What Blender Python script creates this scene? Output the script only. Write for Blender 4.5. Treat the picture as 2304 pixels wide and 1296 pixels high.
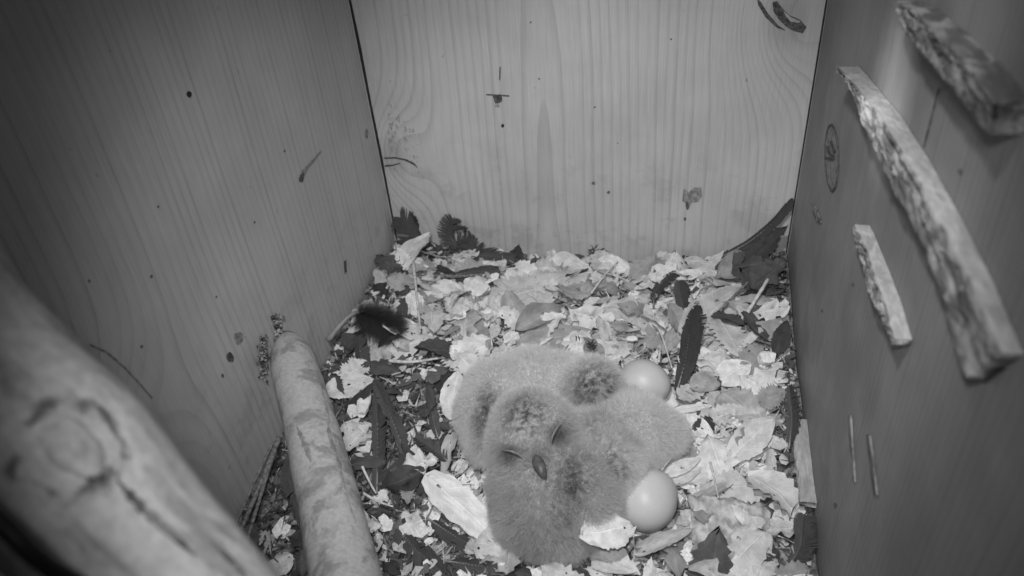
import bpy, bmesh, math, random
import numpy as np
from mathutils import Vector, Matrix, noise as mnoise

random.seed(7)
rng = np.random.default_rng(11)
scn = bpy.context.scene
COL = scn.collection
for o in list(bpy.data.objects):
    bpy.data.objects.remove(o)

# ------------------------------------------------------------------ camera
H = 0.42                                   # camera height above the litter, metres
FPX, CX, CY = 1788.0, 1152.0, 648.0        # focal length and centre for a 2304 px wide frame
RIGHT = Vector((0.97572371, 0.20529461, -0.07627164))     # camera axes in the world
DOWN = Vector((0.06518676, -0.60472128, -0.79376499))
FWD = Vector((-0.20907876, 0.76952342, -0.60342338))
CAM = Vector((0, 0, H))
cd = bpy.data.cameras.new('camera')
cam = bpy.data.objects.new('camera', cd)
COL.objects.link(cam)
M = Matrix((RIGHT, -DOWN, -FWD)).transposed().to_4x4()
M.translation = CAM
cam.matrix_world = M
cd.sensor_width = 36.0
cd.lens = 36.0 * FPX / 2304.0
cd.clip_start = 0.005
cd.clip_end = 400.0
cd.dof.use_dof = True
cd.dof.focus_distance = 0.54
cd.dof.aperture_fstop = 10.0
scn.camera = cam

# ------------------------------------------------------------------ sky, sun, exposure
SUN_FROM = Vector((-0.3555, -0.275, 0.20)).normalized()    # towards the sun, through the entrance hole
w = bpy.data.worlds.new('World')
scn.world = w
w.use_nodes = True
nt = w.node_tree
bg = nt.nodes['Background']
sky = nt.nodes.new('ShaderNodeTexSky')
sky.sky_type = 'NISHITA'
sky.sun_disc = False
sky.sun_elevation = math.asin(SUN_FROM.z)
sky.sun_rotation = math.atan2(SUN_FROM.x, SUN_FROM.y)
bw = nt.nodes.new('ShaderNodeRGBToBW')                     # the photograph is a monochrome infrared picture
nt.links.new(sky.outputs[0], bw.inputs[0])
nt.links.new(bw.outputs[0], bg.inputs[0])
bg.inputs[1].default_value = 0.06
sl = bpy.data.lights.new('sun', 'SUN')
sl.energy = 5.0
sl.angle = math.radians(5)
so = bpy.data.objects.new('sun', sl)
COL.objects.link(so)
so.rotation_euler = SUN_FROM.to_track_quat('Z', 'Y').to_euler()
scn.view_settings.view_transform = 'Standard'
scn.view_settings.look = 'None'
scn.view_settings.exposure = 0.0
scn.view_settings.gamma = 1.0
scn.cycles.use_denoising = True
scn.cycles.max_bounces = 8
scn.cycles.diffuse_bounces = 4
scn.cycles.transparent_max_bounces = 12


def infrared_lamp(loc, aim, watts, size_deg):
    """the infrared illuminator beside the nest camera's lens"""
    l = bpy.data.lights.new('infrared_lamp', 'SPOT')
    l.energy = watts
    l.spot_size = math.radians(size_deg)
    l.spot_blend = 1.0
    l.shadow_soft_size = 0.012
    o = bpy.data.objects.new('infrared_lamp', l)
    COL.objects.link(o)
    o.location = loc
    o.rotation_euler = (Vector(loc) - Vector(aim)).to_track_quat('Z', 'Y').to_euler()


infrared_lamp((-0.060, 0.12, H + 0.17), (-0.074, 0.485, 0.0), 9.8, 66)
infrared_lamp((-0.015, 0.00, H + 0.05), (-0.078, 0.495, -0.04), 5.0, 68)

# ------------------------------------------------------------------ helpers
XL, XR, YB, YF, ZF, ZT = -0.270, 0.0855, 0.590, -0.090, -0.045, 0.70


def ray(px, py):
    return RIGHT * ((px - CX) / FPX) + DOWN * ((py - CY) / FPX) + FWD


def P(px, py, z):                     # a point at height z
    r = ray(px, py)
    return CAM + r * ((z - H) / r.z)


def PX(px, py, x):                    # a point on a plane x = const
    r = ray(px, py)
    return CAM + r * (x / r.x)


def PY(px, py, y):
    r = ray(px, py)
    return CAM + r * (y / r.y)


def PT(px, py, t):                    # a point at distance t along the view axis
    return CAM + ray(px, py) * t


def nz(x, y, z=0.0, s=1.0):
    return mnoise.noise(Vector((x * s, y * s, z * s)))


def link(name, me, mat=None, parent=None, smooth=True):
    o = bpy.data.objects.new(name, me)
    COL.objects.link(o)
    if mat is not None and not me.materials:
        me.materials.append(mat)
    if parent is not None:
        o.parent = parent
    if smooth and isinstance(me, bpy.types.Mesh):
        me.polygons.foreach_set('use_smooth', [True] * len(me.polygons))
    return o


def tag(o, label, cat, group=None):
    o['label'] = label
    o['category'] = cat
    if group:
        o['group'] = group
    return o


def mesh(name, vs, fs, uvs=None):
    me = bpy.data.meshes.new(name)
    me.from_pydata([tuple(v) for v in vs], [], fs)
    if uvs is not None:
        l = me.uv_layers.new(name='UVMap')
        for lp in me.loops:
            l.data[lp.index].uv = uvs[lp.vertex_index]
    me.update()
    return me


def tube(pts, rads, n=10, cap=True, lump=0.0, seed=0.0):
    """a tapered tube along pts; returns verts, faces"""
    vs, fs = [], []
    pts = [Vector(p) for p in pts]
    prev = None
    for i, p in enumerate(pts):
        a = pts[max(i - 1, 0)]
        b = pts[min(i + 1, len(pts) - 1)]
        d = (b - a).normalized()
        if prev is None:
            u = d.orthogonal().normalized()
        else:
            u = (prev - d * prev.dot(d)).normalized()
        prev = u
        v = d.cross(u)
        for k in range(n):
            an = 2 * math.pi * k / n
            dv = u * math.cos(an) + v * math.sin(an)
            r = rads[i]
            if lump:
                q = p + dv * r
                r *= 1 + lump * (nz(q.x, q.y, q.z + seed, 45) + 0.5 * nz(q.x, q.y, q.z + seed, 120))
            vs.append(p + dv * r)
    for i in range(len(pts) - 1):
        for k in range(n):
            a = i * n + k
            b = i * n + (k + 1) % n
            fs.append((a, b, b + n, a + n))
    if cap:
        fs.append(tuple(range(n - 1, -1, -1)))
        m = (len(pts) - 1) * n
        fs.append(tuple(range(m, m + n)))
    return vs, fs


def boxv(x0, x1, y0, y1, z0, z1):
    vs = [(x, y, z) for x in (x0, x1) for y in (y0, y1) for z in (z0, z1)]
    fs = [(0, 1, 3, 2), (4, 6, 7, 5), (0, 4, 5, 1), (2, 3, 7, 6), (0, 2, 6, 4), (1, 5, 7, 3)]
    return vs, fs


def cubic(pts, n):
    """smooth curve through pts"""
    pts = [Vector(p) for p in pts]
    if len(pts) == 2:
        return [pts[0].lerp(pts[1], i / (n - 1)) for i in range(n)]
    out = []
    m = len(pts) - 1
    for i in range(n):
        t = i / (n - 1) * m
        k = min(int(t), m - 1)
        f = t - k
        p0 = pts[max(k - 1, 0)]; p1 = pts[k]; p2 = pts[k + 1]; p3 = pts[min(k + 2, m)]
        out.append(0.5 * (2 * p1 + (p2 - p0) * f + (2 * p0 - 5 * p1 + 4 * p2 - p3) * f * f + (3 * p1 - p0 - 3 * p2 + p3) * f ** 3))
    return out


# ------------------------------------------------------------------ materials
class G:
    """small wrapper for writing node graphs"""
    def __init__(s, name, rough=0.8, spec=0.3):
        s.m = bpy.data.materials.new(name)
        s.m.use_nodes = True
        s.t = s.m.node_tree
        s.b = s.t.nodes['Principled BSDF']
        s.b.inputs['Roughness'].default_value = rough
        s.b.inputs['Specular IOR Level'].default_value = spec

    def n(s, typ, **kw):
        nd = s.t.nodes.new(typ)
        for k, v in kw.items():
            setattr(nd, k, v)
        return nd

    def put(s, sock, v):
        if isinstance(v, bpy.types.NodeSocket):
            s.t.links.new(v, sock)
        else:
            sock.default_value = v

    def math(s, op, a, b=0.0, c=None, clamp=False):
        nd = s.n('ShaderNodeMath', operation=op, use_clamp=clamp)
        s.put(nd.inputs[0], a)
        s.put(nd.inputs[1], b)
        if c is not None:
            s.put(nd.inputs[2], c)
        return nd.outputs[0]

    def obj(s):
        return s.n('ShaderNodeTexCoord').outputs['Object']

    def uv(s):
        return s.n('ShaderNodeTexCoord').outputs['UV']

    def sep(s, v):
        nd = s.n('ShaderNodeSeparateXYZ')
        s.put(nd.inputs[0], v)
        return nd.outputs

    def comb(s, x, y, z):
        nd = s.n('ShaderNodeCombineXYZ')
        for i, q in enumerate((x, y, z)):
            s.put(nd.inputs[i], q)
        return nd.outputs[0]

    def noise(s, v, scale, detail=3.0, rough=0.55, dist=0.0):
        nd = s.n('ShaderNodeTexNoise')
        s.put(nd.inputs['Vector'], v)
        nd.inputs['Scale'].default_value = scale
        nd.inputs['Detail'].default_value = detail
        nd.inputs['Roughness'].default_value = rough
        nd.inputs['Distortion'].default_value = dist
        return nd.outputs[0]

    def maprange(s, v, a, b, c=0.0, d=1.0, smooth=True):
        nd = s.n('ShaderNodeMapRange')
        if smooth:
            nd.interpolation_type = 'SMOOTHSTEP'
        s.put(nd.inputs[0], v)
        for i, q in enumerate((a, b, c, d)):
            s.put(nd.inputs[1 + i], q)
        return nd.outputs[0]

    def mix(s, f, a, b):                      # scalar mix
        nd = s.n('ShaderNodeMix', data_type='FLOAT')
        s.put(nd.inputs[0], f)
        s.put(nd.inputs[2], a)
        s.put(nd.inputs[3], b)
        return nd.outputs[0]

    def grey(s, v):
        s.put(s.b.inputs['Base Color'], s.comb3(v))

    def comb3(s, v):
        nd = s.n('ShaderNodeCombineColor')
        for i in range(3):
            s.put(nd.inputs[i], v)
        return nd.outputs[0]

    def bump(s, h, dist=0.001, strength=0.5):
        nd = s.n('ShaderNodeBump')
        nd.inputs['Strength'].default_value = strength
        nd.inputs['Distance'].default_value = dist
        s.put(nd.inputs['Height'], h)
        s.t.links.new(nd.outputs[0], s.b.inputs['Normal'])


def wood(name, axis, u0, d0, slope, freq, light, dark, knots=(), seed=0.0, blotch=0.12):
    """sawn softwood: growth rings cut lengthwise along z, deflected round knots"""
    g = G(name, 0.62, 0.35)
    s = g.sep(g.obj())
    u, v = (s[0], s[2]) if axis == 'x' else (s[1], s[2])
    low = g.noise(g.comb(g.math('MULTIPLY', u, 7.0), g.math('MULTIPLY', v, 2.2), seed), 1.0, 2.0, 0.5)
    low2 = g.noise(g.comb(g.math('MULTIPLY', u, 3.0), g.math('MULTIPLY', v, 4.0), seed + 9.0), 1.0, 1.0, 0.5)
    uu = g.math('ADD', g.math('SUBTRACT', u, u0), g.math('MULTIPLY', g.math('SUBTRACT', low, 0.5), 0.020))
    dd = g.math('ADD', g.math('MULTIPLY_ADD', v, slope, d0), g.math('MULTIPLY', g.math('SUBTRACT', low2, 0.5), 0.022))
    r = g.math('SQRT', g.math('ADD', g.math('MULTIPLY', uu, uu), g.math('MULTIPLY', dd, dd)))
    kn = None
    for (ku, kv, amp, su, sv) in knots:
        a = g.math('DIVIDE', g.math('SUBTRACT', u, ku), su)
        b = g.math('DIVIDE', g.math('SUBTRACT', v, kv), sv)
        q = g.math('ADD', g.math('MULTIPLY', a, a), g.math('MULTIPLY', b, b))
        e = g.math('POWER', 2.718, g.math('MULTIPLY', q, -1.0))
        r = g.math('ADD', r, g.math('MULTIPLY', e, amp))
        kn = e if kn is None else g.math('MAXIMUM', kn, e)
    ph0 = g.math('MULTIPLY', r, freq)
    ph = g.math('FRACT', ph0)
    late = g.math('MULTIPLY', g.maprange(ph, 0.45, 0.96), g.maprange(ph, 0.95, 1.0, 1.0, 0.0))
    ringid = g.math('FLOOR', ph0)
    rn = g.n('ShaderNodeTexWhiteNoise', noise_dimensions='1D')
    g.put(rn.inputs['W'], ringid)
    late = g.math('MULTIPLY', late, g.mix(rn.outputs[0], 0.15, 1.0))
    fib = g.noise(g.comb(g.math('MULTIPLY', u, 900.0), g.math('MULTIPLY', v, 22.0), seed + 3.0), 1.0, 3.0, 0.6)
    blo = g.noise(g.obj(), 9.0, 4.0, 0.6)
    spot = g.noise(g.obj(), 120.0, 2.0, 0.5)
    speck = g.maprange(spot, 0.74, 0.80)
    c = g.mix(g.math('MULTIPLY', late, 0.75), light, dark)
    c = g.math('MULTIPLY', c, g.maprange(fib, 0.25, 0.75, 0.92, 1.06))
    c = g.math('MULTIPLY', c, g.maprange(blo, 0.3, 0.7, 1.0 - blotch, 1.0 + blotch * 0.6))
    c = g.math('MULTIPLY', c, g.mix(g.math('MULTIPLY', speck, 0.35), 1.0, 0.2))
    scn_ = g.noise(g.comb(g.math('MULTIPLY', u, 26.0), g.math('MULTIPLY', v, 30.0), seed + 5.0), 1.0, 6.0, 0.68)
    scf = g.math('MULTIPLY', g.maprange(scn_, 0.52, 0.62), g.maprange(v, 0.02, 0.16, 1.0, 0.0))
    c = g.math('MULTIPLY', c, g.mix(g.math('MULTIPLY', scf, 0.8), 1.0, 0.80))
    if kn is not None:
        c = g.math('MULTIPLY', c, g.mix(g.maprange(kn, 0.75, 1.0), 1.0, 0.78))
    g.grey(c)
    g.bump(g.math('ADD', g.math('MULTIPLY', late, -0.6), g.math('MULTIPLY', fib, 0.35)), 0.0005, 0.6)
    return g.m


kb = PY(1770, 40, YB)
kl = PY(905, 330, YB)
k2 = PY(905, 400, YB)
M_BACK = wood('back_board_wood', 'x', PY(1230, 400, YB).x, 0.012, 0.045, 150.0, 0.52, 0.39,
              ((kb.x, kb.z, 0.05, 0.035, 0.055), (kl.x - 0.01, kl.z - 0.01, -0.045, 0.032, 0.05)), 2.0)
kq = PX(330, 960, XL)
M_LEFT = wood('left_board_wood', 'y', 0.12, 0.03, 0.02, 150.0, 0.48, 0.345,
              ((kq.y - 0.012, kq.z, 0.040, 0.040, 0.05),), 31.0)
kr = PX(1872, 360, XR)
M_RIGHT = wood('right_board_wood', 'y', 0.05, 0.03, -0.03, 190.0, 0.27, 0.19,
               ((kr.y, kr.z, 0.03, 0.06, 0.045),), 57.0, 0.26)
M_PLAIN = wood('plain_board_wood', 'x', -0.1, 0.03, 0.1, 150.0, 0.40, 0.28, (), 80.0)


def plain(name, val, rough=0.8, var=0.3, scale=300.0, bump=0.0, spec=0.25):
    g = G(name, rough, spec)
    n = g.noise(g.obj(), scale, 4.0, 0.6)
    g.grey(g.math('MULTIPLY', val, g.maprange(n, 0.3, 0.7, 1 - var, 1 + var)))
    if bump:
        g.bump(n, bump, 0.8)
    return g.m


M_DARKWOOD = plain('dark_knot_wood', 0.09, 0.8, 0.6, 500.0, 0.0006)
M_HOLE = plain('hole_dark', 0.03)
M_SPECK = plain('resin_speck', 0.14, 0.7, 0.3, 500.0)
M_FOLD = plain('bark_fold_dark', 0.20, 0.85, 0.5, 200.0, 0.0006)
M_BARKSTRIP = plain('bark_strip', 0.24, 0.85, 0.35, 160.0, 0.0006)
M_TORN = plain('torn_grain_wood', 0.42, 0.8, 0.35, 500.0)
M_PENCIL = plain('pencil_graphite', 0.10, 0.6, 0.5, 900.0)
M_GREYSTAIN = plain('stained_wood', 0.24, 0.8, 0.4, 300.0, 0.0003)
M_KNOT = None
M_CABLE = plain('black_cable_rubber', 0.012, 0.5, 0.2, 300.0)


def bark_wood(name, light, dark, scale, thr, soft=0.06):
    """debarked branch: pale sapwood with ragged patches of leftover inner bark"""
    g = G(name, 0.7, 0.3)
    o = g.obj()
    n1 = g.noise(o, scale, 5.0, 0.6, 0.4)
    n2 = g.noise(o, scale * 7, 3.0, 0.6)
    patch = g.maprange(n1, thr - soft, thr + soft * 1.3)
    c = g.mix(patch, light, dark)
    c = g.math('MULTIPLY', c, g.maprange(n2, 0.25, 0.75, 0.84, 1.12))
    g.grey(c)
    g.bump(g.math('ADD', g.math('MULTIPLY', patch, 0.6), g.math('MULTIPLY', n2, 0.3)), 0.0012, 0.6)
    return g.m


M_PERCH = bark_wood('debarked_perch_wood', 0.41, 0.26, 62.0, 0.55, 0.07)
M_LOG = bark_wood('weathered_log_wood', 0.44, 0.24, 40.0, 0.56, 0.10)


def rung_wood(name, light, dark):
    """split stick: stretched fibres, torn dark bark"""
    g = G(name, 0.75, 0.3)
    s = g.sep(g.obj())
    st = g.comb(g.math('MULTIPLY', s[0], 130.0), g.math('MULTIPLY', s[1], 38.0), g.math('MULTIPLY', s[2], 130.0))
    a = g.noise(st, 1.0, 4.0, 0.6, 0.5)
    b = g.noise(st, 4.0, 3.0, 0.6)
    g.grey(g.math('MULTIPLY', g.mix(g.maprange(a, 0.42, 0.60), dark, light), g.maprange(b, 0.3, 0.7, 0.85, 1.1)))
    g.bump(g.math('ADD', a, g.math('MULTIPLY', b, 0.4)), 0.002, 0.7)
    return g.m


M_RUNG = rung_wood('split_rung_wood', 0.42, 0.15)
M_RUNGTOP = rung_wood('sawn_rung_wood', 0.42, 0.32)
M_RUNGDIM = rung_wood('dim_rung_wood', 0.26, 0.10)  # darker rung wood: highest rung's shade put into its colour; slivers share it

# leaves -----------------------------------------------------------------


def leaf_mat(name, lo, hi, holes=0.0, spots=0.5, vein=1.25):
    g = G(name, 0.7, 0.25)
    uv = g.sep(g.uv())
    t, v = uv[0], uv[1]                       # t along, v -1..1 across
    oi = g.n('ShaderNodeObjectInfo').outputs['Random']
    base = g.mix(oi, lo, hi)
    seedv = g.comb(g.math('MULTIPLY', t, 3.0), v, g.math('MULTIPLY', oi, 37.0))
    n1 = g.noise(seedv, 2.0, 4.0, 0.6)
    n2 = g.noise(seedv, 9.0, 3.0, 0.6)
    av = g.math('ABSOLUTE', v)
    mid = g.maprange(av, 0.02, 0.07, 1.0, 0.0)
    ph = g.math('FRACT', g.math('MULTIPLY', g.math('SUBTRACT', t, g.math('MULTIPLY', av, 0.16)), 8.0))
    side = g.maprange(g.math('ABSOLUTE', g.math('SUBTRACT', ph, 0.5)), 0.03, 0.09, 1.0, 0.0)
    veins = g.math('MAXIMUM', mid, g.math('MULTIPLY', side, 0.4))
    c = g.math('MULTIPLY', base, g.maprange(n1, 0.3, 0.7, 0.80, 1.12))
    c = g.math('MULTIPLY', c, g.mix(veins, 1.0, vein))
    dk = g.maprange(n2, 0.66, 0.74)
    c = g.math('MULTIPLY', c, g.mix(g.math('MULTIPLY', dk, spots), 1.0, 0.3))
    g.grey(c)
    g.bump(g.math('ADD', veins, g.math('MULTIPLY', n1, 0.6)), 0.0006, 0.6)
    tr = g.n('ShaderNodeBsdfTranslucent')
    g.put(tr.inputs[0], g.comb3(g.math('MULTIPLY', c, 0.9)))
    mx = g.n('ShaderNodeMixShader')
    mx.inputs[0].default_value = 0.18
    g.t.links.new(g.b.outputs[0], mx.inputs[1])
    g.t.links.new(tr.outputs[0], mx.inputs[2])
    out = g.t.nodes['Material Output']
    last = mx.outputs[0]
    if holes:
        vo = g.n('ShaderNodeTexVoronoi')
        g.put(vo.inputs['Vector'], g.comb(g.math('MULTIPLY', t, 6.0), g.math('MULTIPLY', v, 2.2), g.math('MULTIPLY', oi, 91.0)))
        vo.inputs['Scale'].default_value = 1.0
        jag = g.math('MULTIPLY', g.math('SUBTRACT', n2, 0.5), 0.25)
        rad = g.sep(vo.outputs['Color'])[0]
        h = g.math('LESS_THAN', g.math('ADD', vo.outputs['Distance'], jag), g.maprange(rad, 1.0 - holes, 1.0, 0.0, 0.20))
        tp = g.n('ShaderNodeBsdfTransparent')
        mh = g.n('ShaderNodeMixShader')
        g.put(mh.inputs[0], h)
        g.t.links.new(last, mh.inputs[1])
        g.t.links.new(tp.outputs[0], mh.inputs[2])
        last = mh.outputs[0]
    g.t.links.new(last, out.inputs[0])
    return g.m


M_PALE = leaf_mat('pale_dry_leaf', 0.58, 0.86, 0.5)
M_MID = leaf_mat('grey_dry_leaf', 0.32, 0.52, 0.35)
M_DARKLEAF = leaf_mat('dark_leaf', 0.05, 0.11, 0.0, 0.3, 1.5)
M_FEATHER = leaf_mat('dark_feather_vane', 0.055, 0.10, 0.0, 0.2, 1.1)
M_SHAFT = plain('feather_shaft', 0.22, 0.5, 0.2, 200.0)
M_STEM = plain('dry_stem', 0.55, 0.7, 0.25, 250.0, 0.0003)
M_TWIG = plain('bark_twig', 0.16, 0.85, 0.5, 400.0, 0.0006)
M_CHIP = plain('fresh_wood_chip', 0.74, 0.6, 0.12, 200.0, 0.0003)
M_BARK = plain('crumbly_bark', 0.40, 0.9, 0.42, 130.0, 0.0010)


def tone_mat(name, rough=0.85):
    g = G(name, rough, 0.2)
    a = g.n('ShaderNodeAttribute', attribute_name='tone')
    n = g.noise(g.obj(), 500.0, 2.0, 0.6)
    g.grey(g.math('MULTIPLY', a.outputs['Fac'], g.maprange(n, 0.3, 0.7, 0.8, 1.15)))
    return g.m


M_BITS = tone_mat('litter_bits')
M_SOIL = plain('packed_litter', 0.16, 0.95, 0.7, 220.0, 0.003)

# down of the owlets
g = G('owlet_down', 1.0, 0.0)
a_ = g.n('ShaderNodeAttribute', attribute_name='tone')
g.grey(a_.outputs['Fac'])
tr = g.n('ShaderNodeBsdfTranslucent')
g.put(tr.inputs[0], g.comb3(a_.outputs['Fac']))
mx = g.n('ShaderNodeMixShader')
mx.inputs[0].default_value = 0.5
g.t.links.new(g.b.outputs[0], mx.inputs[1])
g.t.links.new(tr.outputs[0], mx.inputs[2])
g.t.links.new(mx.outputs[0], g.t.nodes['Material Output'].inputs[0])
M_DOWN = g.m
M_SKIN = tone_mat('owlet_skin', 0.9)
M_BEAK = plain('owlet_beak', 0.085, 0.45, 0.3, 300.0, 0.0, 0.4)
M_LID = plain('owlet_eyelid', 0.24, 0.6, 0.15, 300.0)
M_CERE = plain('beak_cere_skin', 0.17, 0.6, 0.2, 300.0)
M_SLIT = plain('eye_slit', 0.03, 0.4, 0.1, 300.0)
g = G('egg_shell', 0.42, 0.35)
n_ = g.noise(g.obj(), 45.0, 3.0, 0.5)
n2_ = g.noise(g.obj(), 900.0, 2.0, 0.5)
g.grey(g.math('MULTIPLY', g.maprange(n_, 0.3, 0.7, 0.48, 0.54), g.maprange(n2_, 0.3, 0.7, 0.98, 1.01)))
d_ = g.maprange(g.noise(g.obj(), 210.0, 4.0, 0.65), 0.68, 0.76)
g.grey(g.math('MULTIPLY', g.math('MULTIPLY', g.maprange(n_, 0.3, 0.7, 0.48, 0.54), g.maprange(n2_, 0.3, 0.7, 0.98, 1.01)), g.mix(g.math('MULTIPLY', d_, 0.45), 1.0, 0.5)))
g.bump(n2_, 0.0002, 0.15)
M_EGG = g.m

# ------------------------------------------------------------------ the box


def structure(name, vs, fs, mat):
    o = link(name, mesh(name, vs, fs), mat, None, False)
    o['kind'] = 'structure'
    return o


TH = 0.02
wall_back = structure('wall_back', *boxv(XL - TH, XR + TH, YB, YB + TH, ZF - TH, ZT), M_BACK)
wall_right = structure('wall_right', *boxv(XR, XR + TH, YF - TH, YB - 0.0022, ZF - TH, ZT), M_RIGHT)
floor = structure('floor', *boxv(XL + 0.001, XR - 0.001, YF + 0.001, YB - 0.001, ZF - TH, ZF), M_PLAIN)
ceiling = structure('ceiling', *boxv(XL - TH, XR + TH, YF - TH, YB + TH, ZT + 0.001, ZT + 0.02), M_PLAIN)

structure('gap_light_stop', *boxv(XL - TH - 0.012, XL - TH, YB - 0.02, YB + TH, ZF - TH, ZT), M_PLAIN)  # unseen strips added outside so no sky light leaks through the corner gaps
structure('gap_light_stop', *boxv(XR + TH, XR + TH + 0.012, YB - 0.02, YB + TH, ZF - TH, ZT), M_PLAIN)

wall_front = structure('wall_front', *boxv(XL + 0.001, XR - 0.001, YF - TH, YF, ZF + 0.001, ZT), M_PLAIN)

# left board with the round entrance hole the sun shines through, beside the lens
hit = PX(2015, 195, XR)
hole = hit + SUN_FROM * ((XL - hit.x) / SUN_FROM.x)
HR = 0.030
N = 40
Y0, Y1, Z0, Z1 = YF - TH, YB - 0.0030, ZF - TH, ZT
vs, fs = [], []
for xx in (XL - TH, XL):
    for rad_ in (0, 1):
        for i in range(N):
            an = 2 * math.pi * (i + 0.5) / N
            c, s_ = math.cos(an), math.sin(an)
            if rad_ == 0:
                vs.append((xx, hole.y + HR * c, hole.z + HR * s_))
            else:
                t_ = min(((Y1 if c > 0 else Y0) - hole.y) / c, ((Z1 if s_ > 0 else Z0) - hole.z) / s_)
                vs.append((xx, hole.y + t_ * c, hole.z + t_ * s_))
for i in range(N):
    j = (i + 1) % N
    fs.append((i, j, N + j, N + i))
    fs.append((2 * N + i, 3 * N + i, 3 * N + j, 2 * N + j))
    fs.append((i, 2 * N + i, 2 * N + j, j))
for xx, off in ((XL - TH, 0), (XL, 2 * N)):
    for yy, zz in ((Y1, Z1), (Y0, Z1), (Y0, Z0), (Y1, Z0)):
        an = math.atan2(zz - hole.z, yy - hole.y) % (2 * math.pi)
        i = int(an / (2 * math.pi) * N - 0.5) % N
        vs.append((xx, yy, zz))
        fs.append((off + N + i, off + N + (i + 1) % N, len(vs) - 1))
wall_left = structure('wall_left', vs, fs, M_LEFT)

# marks on the boards ------------------------------------------------------


def patch_on(wall, name, pix, plane, val, proud, mat, jag=0.0):
    """thin irregular slab lying on a board; pix outlines it"""
    if plane == 'back':
        f = lambda q, d: PY(q[0], q[1], YB) + Vector((0, -d, 0))
    elif plane == 'left':
        f = lambda q, d: PX(q[0], q[1], XL) + Vector((d, 0, 0))
    else:
        f = lambda q, d: PX(q[0], q[1], XR) + Vector((-d, 0, 0))
    n = len(pix)
    vs = [f(q, proud) for q in pix] + [f(q, 0.0002) for q in pix]
    fs = [tuple(range(n))] + [(i, (i + 1) % n, n + (i + 1) % n, n + i) for i in range(n)]
    return link(name, mesh(name, vs, fs), mat, wall, False)


def blob(cx_, cy_, rx, ry, n=14, jag=0.25, seed=0, rot=0.0):
    r = random.Random(seed)
    out = []
    for i in range(n):
        a = 2 * math.pi * i / n
        q = 1 + jag * (r.random() * 2 - 1)
        x, y = rx * q * math.cos(a), ry * q * math.sin(a)
        out.append((cx_ + x * math.cos(rot) - y * math.sin(rot), cy_ + x * math.sin(rot) + y * math.cos(rot)))
    return out


jl = [PY(790, -10, YB), PY(812, 110, YB), PY(838, 230, YB), PY(862, 350, YB), PY(886, 480, YB), PY(890, 560, YB)]
vs, fs = [], []
for i, p in enumerate(jl):
    wdt = (0.0020, 0.0028, 0.0022, 0.0026, 0.0018, 0.0016)[i]
    vs += [(XL + 0.0001, YB - 0.0005, p.z), (XL + wdt, YB - 0.0003, p.z)]
for i in range(len(jl) - 1):
    fs.append((2 * i, 2 * i + 1, 2 * i + 3, 2 * i + 2))
link('joint_gap', mesh('joint_gap', vs, fs), M_HOLE, wall_back, False)
vs = [(XR - 0.0012, YB - 0.0003, 0.0), (XR - 0.0001, YB - 0.0005, 0.0), (XR - 0.0001, YB - 0.0005, 0.3), (XR - 0.0015, YB - 0.0003, 0.3)]
link('joint_gap', mesh('joint_gap', vs, [(0, 1, 2, 3)]), M_HOLE, wall_back, False)
# torn knot high on the back board
patch_on(wall_back, 'torn_knot', [(1738, 5), (1748, 2), (1760, 18), (1776, 34), (1800, 44), (1814, 60), (1806, 73), (1786, 68), (1768, 58), (1752, 42), (1740, 24)], 'back', 0, 0.0010, M_DARKWOOD)
patch_on(wall_back, 'knot_splinter', [(1703, -5), (1712, 4), (1728, 30), (1752, 58), (1766, 66), (1748, 60), (1722, 36), (1706, 10)], 'back', 0, 0.0014, M_DARKWOOD)
patch_on(wall_back, 'knot_splinter', [(1762, 22), (1778, 36), (1800, 46), (1796, 50), (1778, 46), (1768, 34)], 'back', 0, 0.0022, M_RUNGTOP)
# drilled hole and its pencilled cross
patch_on(wall_back, 'screw_hole', blob(1120, 222, 11, 10, 12, 0.2, 3), 'back', 0, 0.0006, M_DARKWOOD)
patch_on(wall_back, 'screw_hole', blob(1131, 283, 4, 4, 8, 0.2, 4), 'back', 0, 0.0005, M_HOLE)
patch_on(wall_back, 'pencil_mark', [(1094, 211), (1146, 214), (1146, 217), (1094, 214)], 'back', 0, 0.0004, M_PENCIL)
patch_on(wall_back, 'pencil_mark', [(1124, 150), (1127, 150), (1126, 180), (1123, 180)], 'back', 0, 0.0004, M_PENCIL)
patch_on(wall_back, 'splinter_ring', blob(1118, 236, 6, 3, 9, 0.4, 8), 'back', 0, 0.0012, M_RUNGTOP)
for (x, y, r_) in ((1194, 50, 3), (1213, 177, 3), (1338, 241, 3), (1510, 88, 3), (1335, 412, 5), (1369, 433, 5), (1390, 322, 2)):
    patch_on(wall_back, 'speck', blob(x, y, r_ * 0.8, r_ * 0.8, 8, 0.3, x), 'back', 0, 0.0003, M_SPECK)
# scuffed stain with a drip, low on the back board
patch_on(wall_back, 'stain', [(1538, 424), (1550, 432), (1562, 422), (1578, 421), (1580, 440), (1572, 454), (1556, 456), (1549, 472), (1544, 470), (1542, 456), (1535, 452)], 'back', 0, 0.0003, M_GREYSTAIN)
patch_on(wall_back, 'stain', blob(1546, 462, 4, 9, 8, 0.3, 12), 'back', 0, 0.0006, M_DARKWOOD)
patch_on(wall_back, 'stain', blob(1541, 492, 3, 4, 8, 0.3, 13), 'back', 0, 0.0004, M_DARKWOOD)
# cracks round the knot beside the left corner
for q in ([(864, 354), (890, 353), (915, 358), (934, 368), (940, 378), (930, 370), (912, 361), (890, 356), (864, 357)],
          [(866, 371), (884, 370), (900, 366), (900, 368), (884, 373), (866, 375)]):
    patch_on(wall_back, 'crack', q, 'back', 0, 0.0005, M_DARKWOOD)
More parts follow.
